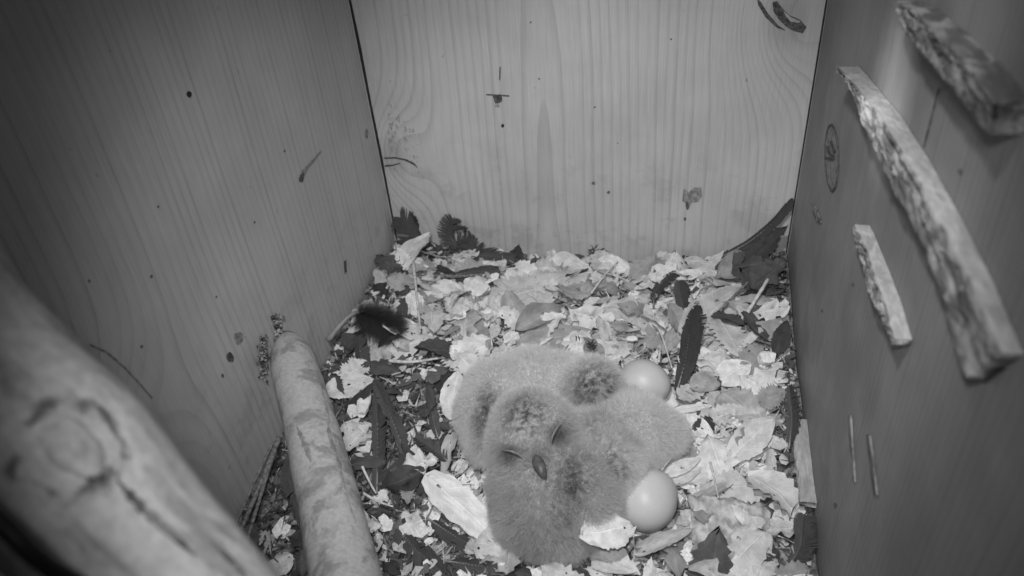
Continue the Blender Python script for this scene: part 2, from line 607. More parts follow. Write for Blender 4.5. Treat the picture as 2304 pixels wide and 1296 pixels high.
# grain torn out beside the left corner
vs, fs = [], []
rt = random.Random(77)
for k in range(90):
    x, y = 872 + abs(rt.gauss(0, 34)), rt.gauss(300, 30)
    y += (x - 872) * 0.35
    ln_, wd_ = rt.uniform(3, 12), rt.uniform(1.2, 3.0)
    sl = rt.gauss(0.15, 0.2)
    q = [(x, y), (x + wd_, y + 1), (x + wd_ + sl * ln_, y + ln_), (x + sl * ln_, y + ln_ * 0.9)]
    b0 = len(vs)
    vs += [PY(a, b, YB) + Vector((0, -0.0003 - (0.0009 if i in (0, 1) else 0), 0)) for i, (a, b) in enumerate(q)]
    fs.append((b0, b0 + 1, b0 + 2, b0 + 3))
o = link('torn_grain', mesh('torn_grain', vs, fs), M_TORN, wall_back, False)
o['kind'] = 'stuff'
# curling knot and pits on the left board
patch_on(wall_left, 'pitch_streak', [(721, 338), (722, 341), (706, 362), (692, 378), (684, 396), (679, 410), (673, 408), (672, 396), (680, 382), (694, 368), (708, 352)], 'left', 0, 0.0006, M_GREYSTAIN)
patch_on(wall_left, 'pitch_streak', blob(677, 398, 4, 10, 9, 0.25, 5, 0.2), 'left', 0, 0.0010, M_DARKWOOD)
patch_on(wall_left, 'pit', blob(424, 212, 5, 7, 10, 0.15, 6), 'left', 0, 0.0006, M_HOLE)
patch_on(wall_left, 'pit', blob(824, 300, 4, 12, 10, 0.2, 7), 'left', 0, 0.0006, M_GREYSTAIN)
patch_on(wall_left, 'pit', blob(776, 600, 3, 16, 10, 0.3, 8), 'left', 0, 0.0006, M_DARKWOOD)
patch_on(wall_left, 'pit', blob(536, 760, 10, 14, 10, 0.2, 9), 'left', 0, 0.0006, M_GREYSTAIN)
patch_on(wall_left, 'pit', blob(517, 803, 7, 12, 10, 0.3, 10, -0.3), 'left', 0, 0.0006, M_DARKWOOD)
for (x, y, r_) in ((640, 340, 3), (572, 500, 3), (200, 632, 4), (355, 465, 3), (318, 780, 4), (500, 845, 4), (486, 668, 3), (340, 622, 4)):
    patch_on(wall_left, 'pit', blob(x, y, r_ * 0.8, r_ * 1.1, 8, 0.2, x), 'left', 0, 0.0003, M_SPECK)
crk = [(203, 776), (240, 792), (280, 826), (310, 858), (343, 896)]
patch_on(wall_left, 'crack', [(x, y - 2) for x, y in crk] + [(x - 2, y + 2) for x, y in reversed(crk)], 'left', 0, 0.0004, M_GREYSTAIN)
# encased oval knot on the right board, its rim a dark ring
kc = [PX(1880, 290, XR), PX(1868, 432, XR), PX(1850, 362, XR), PX(1895, 358, XR)]
kz = (kc[0].z + kc[1].z) / 2; ky = (kc[2].y + kc[3].y) / 2
krz = abs(kc[0].z - kc[1].z) / 2; kry = abs(kc[2].y - kc[3].y) / 2
vs, fs = [], []
N = 32
rr = random.Random(4)
for ring, (q0, d0) in enumerate(((0.93, 0.0002), (0.945, 0.0008), (1.0, 0.0008), (1.02, 0.0002))):
    for i in range(N):
        a = 2 * math.pi * i / N
        q = q0 + 0.03 * nz(math.cos(a) * 2, math.sin(a) * 2, 5)
        vs.append((XR - d0, ky + kry * q * math.cos(a), kz + krz * q * math.sin(a)))
for ring in range(3):
    for i in range(N):
        j = (i + 1) % N
        fs.append((ring * N + i, ring * N + j, ring * N + N + j, ring * N + N + i))
link('knot_rim', mesh('knot_rim', vs, fs), M_DARKWOOD, wall_right)
vs = [(XR - 0.0003, ky + kry * 0.92 * math.cos(2 * math.pi * i / N), kz + krz * 0.92 * math.sin(2 * math.pi * i / N)) for i in range(N)]
link('knot', mesh('knot', vs, [tuple(range(N))]), M_GREYSTAIN, wall_right, False)
for q in ([(1862, 330), (1868, 328), (1872, 345), (1880, 350), (1874, 352), (1866, 345)], [(1870, 318), (1874, 316), (1882, 342), (1878, 344)], [(1858, 352), (1880, 356), (1878, 360), (1858, 357)]):
    patch_on(wall_right, 'knot_crack', q, 'right', 0, 0.0010, M_DARKWOOD)
patch_on(wall_right, 'crack', [(2113, 198), (2116, 198), (2082, 330), (2079, 330)], 'right', 0, 0.0004, M_DARKWOOD)
for (x, y, r_) in ((1880, 1138, 5), (1920, 640, 4), (1850, 700, 3), (2162, 386, 6)):
    patch_on(wall_right, 'speck', blob(x, y, r_ * 0.8, r_ * 1.2, 8, 0.2, x), 'right', 0, 0.0003, M_SPECK)
# pale scuffs where claws took splinters off
for i, q in enumerate(([(1828, 458), (1836, 462), (1848, 492), (1850, 502), (1840, 498), (1832, 478)],
                       [(1912, 935), (1918, 935), (1928, 1085), (1924, 1085)],
                       [(1954, 978), (1962, 980), (1978, 1115), (1970, 1112)])):
    patch_on(wall_right, 'wood_sliver', q, 'right', 0, 0.0012, M_RUNGDIM)

# ------------------------------------------------------------------ the litter
NEST = P(1270, 1030, 0.0)


def Z(x, y):
    e = min(x - XL, XR - x)
    z = 0.016 * math.exp(-max(e, 0) / 0.035) - 0.004
    d = math.hypot((x - NEST.x) / 0.085, (y - NEST.y) / 0.085)
    z -= 0.010 * math.exp(-d ** 4)
    z += 0.008 * math.exp(-((x - XR) ** 2 + (y - YB) ** 2) / 0.004)
    z += 0.006 * nz(x, y, 1.7, 22) + 0.003 * nz(x, y, 4.1, 60)
    return z


nx, ny = 90, 150
vs, fs = [], []
for j in range(ny):
    for i in range(nx):
        x = XL + 0.0008 + (XR - XL - 0.0016) * i / (nx - 1)
        y = YF + 0.0008 + (YB - YF - 0.0016) * j / (ny - 1)
        vs.append((x, y, Z(x, y)))
for j in range(ny - 1):
    for i in range(nx - 1):
        a = j * nx + i
        fs.append((a, a + 1, a + nx + 1, a + nx))
litter = structure('ground_litter', vs, fs, M_SOIL)


def on_ground(px, py, lift=0.0):
    z = 0.0
    for _ in range(6):
        p = P(px, py, z + lift)
        z = Z(p.x, p.y)
    p = P(px, py, z + lift)
    return p


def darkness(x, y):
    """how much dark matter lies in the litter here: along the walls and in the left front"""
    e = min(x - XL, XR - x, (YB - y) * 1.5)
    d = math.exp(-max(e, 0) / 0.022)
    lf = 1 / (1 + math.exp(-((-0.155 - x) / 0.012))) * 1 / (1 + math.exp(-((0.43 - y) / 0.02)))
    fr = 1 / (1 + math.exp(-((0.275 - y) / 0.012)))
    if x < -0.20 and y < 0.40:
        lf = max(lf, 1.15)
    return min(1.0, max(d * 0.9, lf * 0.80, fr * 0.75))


# small bits filling the gaps: nobody could count them
vs, fs, tones = [], [], []
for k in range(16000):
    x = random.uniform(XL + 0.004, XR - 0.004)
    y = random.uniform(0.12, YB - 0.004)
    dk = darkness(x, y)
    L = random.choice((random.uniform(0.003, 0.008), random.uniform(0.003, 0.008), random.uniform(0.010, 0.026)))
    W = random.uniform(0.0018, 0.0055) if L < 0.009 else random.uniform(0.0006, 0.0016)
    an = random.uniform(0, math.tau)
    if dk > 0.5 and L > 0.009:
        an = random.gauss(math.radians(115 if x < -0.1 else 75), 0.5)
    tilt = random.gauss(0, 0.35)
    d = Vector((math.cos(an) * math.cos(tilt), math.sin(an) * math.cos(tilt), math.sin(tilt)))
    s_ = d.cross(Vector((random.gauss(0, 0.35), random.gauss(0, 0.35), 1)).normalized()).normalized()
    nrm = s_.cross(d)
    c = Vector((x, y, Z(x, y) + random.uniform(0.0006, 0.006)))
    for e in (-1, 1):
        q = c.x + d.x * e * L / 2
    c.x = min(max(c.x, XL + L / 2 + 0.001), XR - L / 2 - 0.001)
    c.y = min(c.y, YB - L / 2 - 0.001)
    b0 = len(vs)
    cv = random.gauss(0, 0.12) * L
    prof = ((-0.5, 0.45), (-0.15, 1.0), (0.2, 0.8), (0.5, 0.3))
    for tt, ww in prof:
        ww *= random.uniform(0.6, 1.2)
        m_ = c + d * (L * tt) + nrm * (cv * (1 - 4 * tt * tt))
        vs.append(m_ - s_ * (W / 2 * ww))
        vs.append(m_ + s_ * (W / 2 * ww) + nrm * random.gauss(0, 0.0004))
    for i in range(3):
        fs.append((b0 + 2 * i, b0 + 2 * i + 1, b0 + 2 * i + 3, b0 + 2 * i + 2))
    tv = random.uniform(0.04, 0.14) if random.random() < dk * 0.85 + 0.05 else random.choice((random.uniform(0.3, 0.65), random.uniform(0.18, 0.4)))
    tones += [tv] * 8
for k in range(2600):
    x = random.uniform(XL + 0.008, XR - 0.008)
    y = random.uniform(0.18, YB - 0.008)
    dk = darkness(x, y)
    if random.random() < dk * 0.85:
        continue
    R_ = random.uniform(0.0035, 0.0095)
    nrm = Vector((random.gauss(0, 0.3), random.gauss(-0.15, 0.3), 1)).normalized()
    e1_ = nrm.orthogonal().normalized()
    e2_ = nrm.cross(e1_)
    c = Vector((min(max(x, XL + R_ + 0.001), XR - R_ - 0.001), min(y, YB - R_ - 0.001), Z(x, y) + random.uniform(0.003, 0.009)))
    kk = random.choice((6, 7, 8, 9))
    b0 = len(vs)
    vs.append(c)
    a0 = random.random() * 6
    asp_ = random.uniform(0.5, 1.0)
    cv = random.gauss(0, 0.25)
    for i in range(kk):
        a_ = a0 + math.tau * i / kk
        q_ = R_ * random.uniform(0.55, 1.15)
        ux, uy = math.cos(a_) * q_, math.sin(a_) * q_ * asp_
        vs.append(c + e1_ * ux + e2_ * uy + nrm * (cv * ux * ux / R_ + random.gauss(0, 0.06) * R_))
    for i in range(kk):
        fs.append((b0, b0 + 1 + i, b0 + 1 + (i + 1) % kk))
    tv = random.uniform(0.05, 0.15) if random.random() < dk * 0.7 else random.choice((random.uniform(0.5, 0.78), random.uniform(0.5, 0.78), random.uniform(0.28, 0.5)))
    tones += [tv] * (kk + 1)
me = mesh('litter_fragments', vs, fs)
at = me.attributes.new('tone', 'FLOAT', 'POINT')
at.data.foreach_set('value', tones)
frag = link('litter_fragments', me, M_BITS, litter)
frag['kind'] = 'stuff'

# leaf meshes ---------------------------------------------------------------


def leaf_mesh(L, W, kind, seed, curl=0.12, cup=0.10, torn=0.0, nu=18, nv=6):
    """blade lying along +x from 0 to L, centred on y = 0"""
    r = random.Random(seed)
    vs, fs, uv = [], [], []
    ph = r.uniform(0, 9)
    ts = [i / nu for i in range(nu + 1)]
    for i, t in enumerate(ts):
        if kind == 'round':
            wd = math.sin(math.pi * min(max(t, 0.0), 1)) ** 0.55
        elif kind == 'oval':
            wd = math.sin(math.pi * t ** 0.85) ** 0.75
        elif kind == 'long':
            wd = min(1.0, math.sin(math.pi * t ** 0.7) ** 0.6)
        elif kind == 'lobed':
            wd = math.sin(math.pi * t ** 0.8) ** 0.6 * (0.80 + 0.22 * math.cos(t * 19 + ph))
        else:                                    # toothed
            wd = math.sin(math.pi * t ** 0.8) ** 0.6
        for side_k in range(nv + 1):
            v = side_k / nv * 2 - 1
            q = wd * W / 2
            if kind == 'toothed' and abs(v) > 0.9:
                saw = (i % 2)
                q *= 1.12 if saw else 0.86
                q *= 1 + r.gauss(0, 0.05)
            elif abs(v) > 0.9:
                q *= 1 + r.gauss(0, 0.035)
            if torn and abs(v) > 0.3:
                q *= 1 - torn * max(0, mnoise.noise(Vector((t * 5 + ph, v * 2, seed)))) * 1.5
            y = v * q
            x = t * L + r.gauss(0, 0.004) * L * (abs(v) > 0.9)
            if torn and (i == nu or i == 0):
                x += r.gauss(0, 0.03) * L
            z = -curl * L * 4 * (t - 0.5) ** 2 + cup * W * v * v * (0.6 + 0.8 * mnoise.noise(Vector((t * 2 + ph, 0, seed))))
            z += 0.09 * W * mnoise.noise(Vector((t * 4 + ph, v * 1.5, seed * 1.3)))
            z += 0.02 * W * (1 - min(1, abs(v) * 4))
            vs.append((x, y, z))
            uv.append((t, v))
    if torn and kind == 'toothed':
        pass
    m = nv + 1
    for i in range(nu):
        for k in range(nv):
            a = i * m + k
            fs.append((a, a + m, a + m + 1, a + 1))
    return mesh('leaf', vs, fs, uv)


def frame(base, tip, up_hint):
    d = (tip - base).normalized()
    y = up_hint.cross(d).normalized()
    z = d.cross(y)
    m = Matrix((d, y, z)).transposed().to_4x4()
    m.translation = base
    return m


# scattered leaves: pieces of the litter, built one by one
KINDS = ['toothed', 'toothed', 'oval', 'lobed', 'round', 'oval', 'toothed', 'long']
VAR = []
for i in range(36):
    kd = KINDS[i % len(KINDS)]
    L = 0.030 * random.uniform(0.8, 1.2)
    asp = {'toothed': 0.62, 'oval': 0.55, 'lobed': 0.6, 'round': 0.8, 'long': 0.28}[kd]
    VAR.append((L, L * asp, kd, i, random.uniform(-0.15, 0.3), random.uniform(-0.3, 0.45), random.choice((0.2, 0.5, 0.8))))
PALEM, MIDM, DARKM = [], [], []
for v_ in VAR:
    for lst, mat in ((PALEM, M_PALE), (MIDM, M_MID), (DARKM, M_DARKLEAF)):
        me = leaf_mesh(v_[0], v_[1], v_[2], v_[3], v_[4], v_[5], v_[6], 14, 6)
        me.materials.append(mat)
        me.polygons.foreach_set('use_smooth', [True] * len(me.polygons))
        lst.append((me, v_[0]))


def inside_brood(x, y, g_=1.0):
    return math.hypot((x - NEST.x) / (0.078 * g_), (y - NEST.y + 0.002) / (0.078 * g_)) < 1


EGG1 = P(1450, 862, 0.0)
placed = 0
tries = 0
while placed < 296 and tries < 4000:
    tries += 1
    x = random.uniform(XL + 0.008, XR - 0.008)
    y = random.uniform(0.225, YB - 0.012)
    if inside_brood(x, y, 1.0):
        continue
    if math.hypot(x + 0.024, y - 0.432) < 0.024 or math.hypot(x + 0.014, y - 0.327) < 0.03:
        continue
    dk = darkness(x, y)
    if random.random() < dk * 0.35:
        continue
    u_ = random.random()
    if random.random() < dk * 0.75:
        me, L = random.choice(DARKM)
    elif u_ < 0.76:
        me, L = random.choice(PALEM)
    else:
        me, L = random.choice(MIDM)
    sc_ = random.choice((0.7, 0.85, 1.0, 1.15, 1.35)) * (0.8 if dk > 0.5 else 1.0)
    an = random.uniform(0, math.tau)
    tl = random.gauss(0, 0.30)
    if y > YB - 0.055:
        tl *= 0.3
    hl = L * sc_ / 2
    z0 = Z(x, y) + 0.0045 + abs(math.sin(tl)) * hl * 0.8 + random.uniform(0, 0.007)
    up = Vector((random.gauss(0, 0.34), random.gauss(-0.25, 0.36), 1)).normalized()
    d = Vector((math.cos(an) * math.cos(tl), math.sin(an) * math.cos(tl), math.sin(tl)))
    c = Vector((x, y, z0))
    ex = abs(d.x) * hl + 0.004
    c.x = min(max(c.x, XL + ex), XR - ex)
    c.y = min(c.y, YB - abs(d.y) * hl - 0.004)
    m = frame(c - d * hl, c + d * hl, up)
    o = bpy.data.objects.new('leaf', me)
    COL.objects.link(o)
    o.parent = litter
    o.matrix_world = m @ Matrix.Scale(sc_, 4)
    placed += 1

# ------------------------------------------------------------------ perches


def stations(p0, p1, n):
    return [Vector(p0).lerp(Vector(p1), i / (n - 1)) for i in range(n)]


# round perch let into the left board
a = PX(646, 772, XL + 0.001)
b = PT(780, 1300, 0.385)
d = (b - a)
e = a + d * ((YF + 0.001 - a.y) / d.y)
n = 60
pts = stations(a, e, n)
for i, p in enumerate(pts):
    t = i / (n - 1)
    p += Vector((0.002 * math.sin(t * 9), 0, 0.003 * math.sin(t * 6 + 1)))
rad = [0.0145 + 0.0035 * min(1, i / 30) for i in range(n)]
rad[0] *= 0.55; rad[1] *= 0.80; rad[2] *= 0.93
vs, fs = tube(pts, rad, 28, True, 0.05)
vs = [(max(v.x, XL + 0.0006), max(v.y, YF + 0.0006), v.z) for v in vs]
perch = link('perch_branch', mesh('perch_branch', vs, fs), M_PERCH)
tag(perch, 'pale debarked round branch reaching out from the left board over the litter', 'perch')
def strip(name, line, wpx, cast, mat, parent, lift=0.0004, seed=0):
    """ragged leftover strip of bark lying on a branch"""
    n = 40
    q = cubic([Vector((x, y, 0)) for x, y in line], n)
    vs, fs = [], []
    for i, p in enumerate(q):
        t = (q[min(i + 1, n - 1)] - q[max(i - 1, 0)]).normalized()
        pr = Vector((-t.y, t.x, 0))
        w_ = wpx * (0.15 + math.sin(math.pi * i / (n - 1))) * (0.8 + 0.7 * nz(i * 0.35, seed, 0))
        a_, b_ = p - pr * w_ * (0.5 + 0.4 * nz(i * 0.5, seed, 3)), p + pr * w_ * (0.5 + 0.4 * nz(i * 0.5, seed, 7))
        for qq, l_ in ((a_, 0.0), (a_.lerp(b_, 0.5), lift * 1.6), (b_, 0.0)):
            vs.append(cast(qq.x, qq.y, lift * 0.3 + l_))
    for i in range(n - 1):
        for k in (0, 1):
            fs.append((3 * i + k, 3 * i + 3 + k, 3 * i + 4 + k, 3 * i + 1 + k))
    return link(name, mesh(name, vs, fs), mat, parent)


from mathutils.bvhtree import BVHTree
bvP = BVHTree.FromPolygons([Vector(v) for v in vs], fs)


def on_perch(px, py, lift):
    r_ = ray(px, py).normalized()
    h_ = bvP.ray_cast(CAM, r_)
    p = h_[0] if h_[0] is not None else PX(px, py, XL + 0.01)
    return p - r_ * lift


strip('bark_strip', [(722, 870), (736, 925), (742, 980), (764, 1050), (778, 1110), (802, 1180)], 10, on_perch, M_BARKSTRIP, perch, 0.0005, 1)
strip('bark_strip', [(668, 960), (690, 1010), (700, 1040)], 14, on_perch, M_BARKSTRIP, perch, 0.0004, 4)
strip('bark_strip', [(700, 830), (716, 850), (728, 880)], 7, on_perch, M_BARKSTRIP, perch, 0.0004, 8)
# crumbled frass round the socket of the perch
vs, fs, tones = [], [], []
for k in range(170):
    if k % 3:
        q = (random.gauss(592, 5), random.gauss(800, 22))
    else:
        q = (random.gauss(626, 5), random.gauss(730, 10))
    c = PX(q[0], q[1], XL + random.uniform(0.0006, 0.0025))
    r_ = random.uniform(0.0006, 0.0019)
    b0 = len(vs)
    for dv in ((1, 0, 0), (-1, 0, 0), (0, 1, 0), (0, -1, 0), (0, 0, 1), (0, 0, -1)):
        p = c + Vector(dv) * r_ * random.uniform(0.6, 1.3)
        p.x = max(p.x, XL + 0.0004)
        vs.append(p)
    for f_ in ((0, 2, 4), (2, 1, 4), (1, 3, 4), (3, 0, 4), (2, 0, 5), (1, 2, 5), (3, 1, 5), (0, 3, 5)):
        fs.append(tuple(b0 + i for i in f_))
    tones += [random.choice((0.06, 0.15, 0.25, 0.36))] * 6
me = mesh('sawdust_crumbs', vs, fs)
at = me.attributes.new('tone', 'FLOAT', 'POINT')
at.data.foreach_set('value', tones)
o = link('sawdust_crumbs', me, M_BITS, perch, False)
o['kind'] = 'stuff'

# thick log close to the lens
TL = 0.20
c0 = PT(-20, 872, TL)
c1 = PT(412, 1370, TL * 0.99)
d = (c1 - c0).normalized()
s0 = (XL + 0.001 - c0.x) / d.x
s1 = (YF + 0.001 - c0.y) / d.y
s2 = (Z(0, 0) + 0.02 - c0.z) / d.z
e0 = c0 + d * s0
e1 = c0 + d * min(s1, s2)
n = 90
pts = stations(e0, e1, n)
rad = []
knot = PT(150, 1030, TL)
for i, p in enumerate(pts):
    rad.append((0.0222 - 0.0012 * i / n) * (1 + 0.10 * math.exp(-((p - knot).length / 0.02) ** 2)))
vs, fs = tube(pts, rad, 40, True, 0.05, 3.0)
vs = [(max(v.x, XL + 0.0006), max(v.y, YF + 0.0006), v.z) for v in vs]
log = link('log_perch', mesh('log_perch', vs, fs), M_LOG)
tag(log, 'thick weathered log slanting past the lens with a healed knot', 'log')
# the healed knot: a raised swirl with dark folds
def on_log(px, py, lift):
    r_ = ray(px, py)
    t_ = 0.10
    while t_ < 0.30:
        p = CAM + r_ * t_
        ax_ = c0 + d * (p - c0).dot(d)
        if (p - ax_).length < 0.0228 + lift:
            break
        t_ += 0.0004
    return CAM + r_ * t_


kp = on_log(165, 1012, 0.0)
kc_ = (165, 1012)
vs, fs = [], []
nr, na = 9, 32
for i in range(nr + 1):
    q = i / nr
    for k in range(na):
        an = math.tau * k / na
        rr_ = q * (1 + 0.10 * math.sin(3 * an + 1) + 0.06 * math.sin(5 * an))
        px = kc_[0] + rr_ * (105 * math.cos(an) * 0.75 - 70 * math.sin(an) * 0.66)
        py = kc_[1] + rr_ * (105 * math.cos(an) * 0.66 + 70 * math.sin(an) * 0.75)
        lift = 0.0032 * (1 - q ** 3) + 0.0007 * math.sin(q * 12 + an) * (1 - q) - 0.0016 * q ** 6
        vs.append(on_log(px, py, lift))
for i in range(nr):
    for k in range(na):
        a = i * na + k
        b = i * na + (k + 1) % na
        fs.append((a, b, b + na, a + na))


def log_wood():
    """weathered log: streaks along the grain, a ragged dark collar round the healed knot"""
    g = G('weathered_log_wood', 0.75, 0.25)
    o = g.obj()

    def dot(vec):
        nd = g.n('ShaderNodeVectorMath', operation='DOT_PRODUCT')
        g.put(nd.inputs[0], o)
        nd.inputs[1].default_value = vec
        return nd.outputs['Value']
    e1_ = d.orthogonal().normalized()
    e2_ = d.cross(e1_)
    al = dot(d)
    st = g.comb(g.math('MULTIPLY', al, 22.0), g.math('MULTIPLY', dot(e1_), 90.0), g.math('MULTIPLY', dot(e2_), 90.0))
    n1 = g.noise(st, 1.0, 5.0, 0.62, 0.6)
    n2 = g.noise(o, 260.0, 3.0, 0.6)
    n3 = g.noise(o, 75.0, 4.0, 0.6)
    df = g.n('ShaderNodeVectorMath', operation='DISTANCE')
    g.put(df.inputs[0], o)
    df.inputs[1].default_value = kp
    dist = g.math('ADD', df.outputs['Value'], g.math('MULTIPLY', g.math('SUBTRACT', n3, 0.5), 0.020))
    collar = g.math('MULTIPLY', g.maprange(dist, 0.0075, 0.0095), g.maprange(dist, 0.0100, 0.0135, 1.0, 0.0))
    collar = g.math('MULTIPLY', collar, g.maprange(g.noise(o, 130.0, 2.0, 0.5), 0.40, 0.60))
    pale = g.maprange(dist, 0.006, 0.020, 1.0, 0.0)
    c = g.mix(g.maprange(n1, 0.50, 0.66), 0.62, 0.36)
    c = g.mix(g.math('MULTIPLY', pale, 0.7), c, 0.68)
    c = g.mix(g.math('MULTIPLY', collar, 0.85), c, 0.10)
    g.grey(g.math('MULTIPLY', c, g.maprange(n2, 0.3, 0.7, 0.85, 1.12)))
    g.bump(g.math('ADD', g.math('MULTIPLY', n1, 0.7), g.math('SUBTRACT', g.math('MULTIPLY', n2, 0.3), collar)), 0.0016, 0.7)
    return g.m


M_LOG2 = log_wood()
log.data.materials[0] = M_LOG2
link('healed_knot', mesh('healed_knot', vs, fs), M_LOG2, log)

strip('bark_strip', [(262, 1078), (305, 1128), (365, 1185), (440, 1250)], 26, on_log, M_FOLD, log, 0.0006, 11)
strip('bark_strip', [(470, 1215), (520, 1262), (575, 1330)], 16, on_log, M_FOLD, log, 0.0004, 15)

# black cable hanging across the log
pp = [PT(-330, 930, 0.155), PT(-150, 1045, 0.150), PT(0, 1175, 0.148), PT(90, 1262, 0.150), PT(230, 1350, 0.160), PT(420, 1500, 0.17)]
vs, fs = tube(cubic(pp, 40), [0.0019] * 40, 12)
cable = link('cable', mesh('cable', vs, fs), M_CABLE)
tag(cable, 'thin black cable hanging in front of the thick log', 'cable')

# ladder rungs on the right board --------------------------------------------


def interp(tab, y):
    if y <= tab[0][0]:
        return tab[0][1]
    for (a0, b0), (a1, b1) in zip(tab, tab[1:]):
        if y <= a1:
            return b0 + (b1 - b0) * (y - a0) / (a1 - a0)
    return tab[-1][1]


def rung(name, top_px, low_px, depth, label, rough, seed, y0=None, y1=None, face_mat=None, skew=0.0):
    """a split stick nailed to the right board: top_px traces where its upper face meets the board,
    low_px its lower outer edge at the given depth off the board"""
    d0, d1 = depth if hasattr(depth, '__len__') else (depth, depth)     # near end, far end
    top = sorted((PX(x, y, XR).y, PX(x, y, XR).z) for x, y in top_px)
    nl = len(low_px) - 1
    low = sorted((lambda p_: (p_.y, p_.z))(PX(x, y, XR - (d1 + (d0 - d1) * i_ / nl))) for i_, (x, y) in enumerate(low_px))
    y0 = y0 if y0 is not None else max(top[0][0], low[0][0])
    y1 = y1 if y1 is not None else min(top[-1][0], low[-1][0])
    if skew:
        y0 = top[0][0]
    n, m = 110, 12
    root = bpy.data.objects.new(name, None)
    COL.objects.link(root)
    root.location = (XR, (y0 + y1) / 2, interp(low, (y0 + y1) / 2))
    vf, ff, vt, ft = [], [], [], []
    for i in range(n + 1):
        t = i / n
        y = y0 + (y1 - y0) * t
        zt, zl = interp(top, y), interp(low, y)
        if zl > zt - 0.003:
            zl = zt - 0.003
        dp = (d0 + (d1 - d0) * t) * (1 + 0.08 * nz(y, seed, 0, 40))
        ye = y + (0.0035 * nz(y, seed, 3, 900) if i in (0, n) else 0)
        for k in range(m + 1):                 # outer face, bottom to top
            q = k / m
            z = zl + (zt - zl) * q
            # gouged, torn fibre surface
            gz = rough * (abs(nz(y * 55, z * 260, seed)) * 0.7 + abs(nz(y * 150, z * 800, seed + 4)) * 0.6)
            edge = min(q, 1 - q)
            x = XR - dp + gz * min(1, edge * 6) + (0.0015 if edge == 0 else 0)
            vf.append((x, ye + skew * (1 - q) * (1 - t) ** 3, z))
        for k in range(4):                    # top face from the outer edge to the board
            q = k / 3
            vt.append((XR - dp * (1 - q) + (0.0016 if k == 0 else 0) - 0.0003 * (k == 3), ye, zt + 0.0004 * nz(y, q, seed, 30) - 0.0004 * (k == 0)))
    for i in range(n):
        for k in range(m):
            a = i * (m + 1) + k
            ff.append((a, a + m + 1, a + m + 2, a + 1))
        for k in range(3):
            a = i * 4 + k
            ft.append((a, a + 4, a + 5, a + 1))
    # underside and ends
    b0 = len(vf)
    for i in range(n + 1):
        v = vf[i * (m + 1)]
        vf.append((XR - 0.0003, v[1], v[2]))
    for i in range(n):
        ff.append((i * (m + 1), b0 + i, b0 + i + 1, (i + 1) * (m + 1)))
    for i in (0, n):
        b1 = len(vf)
        vf.append((XR - 0.0003, vt[i * 4][1], vt[i * 4 + 3][2]))
        ring = [i * (m + 1) + k for k in range(m + 1)] + [b1, b0 + i]
        ff.append(tuple(ring))
    link('split_face', mesh('split_face', vf, ff), face_mat or M_RUNG, root).matrix_parent_inverse = Matrix.Translation(-root.location)
    link('top_face', mesh('top_face', vt, ft), face_mat or M_RUNGTOP, root).matrix_parent_inverse = Matrix.Translation(-root.location)
    tag(root, label, 'rung', 'ladder rungs on the right board')
    return root


rung('ladder_rung', [(1915, 128), (1970, 190), (2030, 262), (2100, 372), (2170, 500), (2240, 640), (2308, 800)],
     [(1884, 138), (1930, 270), (1976, 380), (2028, 490), (2080, 590), (2116, 690), (2162, 850)], (0.007, 0.012),
     'long splintered wooden rung with a bright smooth top, nailed under the highest rung', 0.0045, 1.0, skew=0.012)
rung('ladder_rung', [(2040, -14), (2110, 20), (2190, 85), (2250, 140), (2288, 182), (2330, 240)],
     [(2010, 24), (2035, 85), (2085, 140), (2130, 195), (2190, 275), (2235, 330)], 0.010,
     'dark blocky rung nailed highest on the right board', 0.0045, 5.0, face_mat=M_RUNGDIM)
rung('ladder_rung', [(1944, 478), (1970, 530), (2003, 610), (2033, 690), (2054, 765)],
     [(1914, 520), (1926, 580), (1952, 660), (1980, 730), (2008, 796)], 0.008,
     'short splintered rung with torn bark, between the long rung and the round knot', 0.0050, 9.0)
# split stick low on the right board
rung('ladder_rung', [(1812, 903), (1822, 990), (1832, 1080), (1840, 1135)],
     [(1786, 915), (1788, 1000), (1792, 1080), (1798, 1150)], 0.010,
     'pale square-ended stick nailed low on the right board at the litter edge', 0.0030, 13.0)

# ------------------------------------------------------------------ eggs


def egg(center, length, width, axis, label):
    vs, fs = [], []
    nr, na = 32, 48
    for i in range(nr + 1):
        th = math.pi * i / nr
        zc = math.cos(th)
        rr_ = math.sin(th) * (1 - 0.10 * zc)
        for k in range(na):
            a = math.tau * k / na
            vs.append((width / 2 * rr_ * math.cos(a), width / 2 * rr_ * math.sin(a), length / 2 * zc))
    for i in range(nr):
        for k in range(na):
            a = i * na + k
            b = i * na + (k + 1) % na
            fs.append((a, a + na, b + na, b))
    me = mesh('egg', vs, fs)
    bm = bmesh.new(); bm.from_mesh(me); bmesh.ops.remove_doubles(bm, verts=bm.verts, dist=1e-6); bm.to_mesh(me); bm.free()
    o = link('egg', me, M_EGG)
    o.location = center
    o.rotation_euler = Vector(axis).to_track_quat('Z', 'Y').to_euler()
    tag(o, label, 'egg', 'owl eggs in the litter')
    return o


E1 = P(1450, 862, 0.016)
E2 = P(1458, 1124, 0.017)
egg(E1, 0.0375, 0.0335, (0.9, -0.25, 0.1), 'white egg behind the brood, beside the upright dark feather')
egg(E2, 0.0400, 0.0360, (0.5, 0.75, 0.15), 'white egg in front of the brood, cradled by a ragged dead leaf')

# ------------------------------------------------------------------ owlets


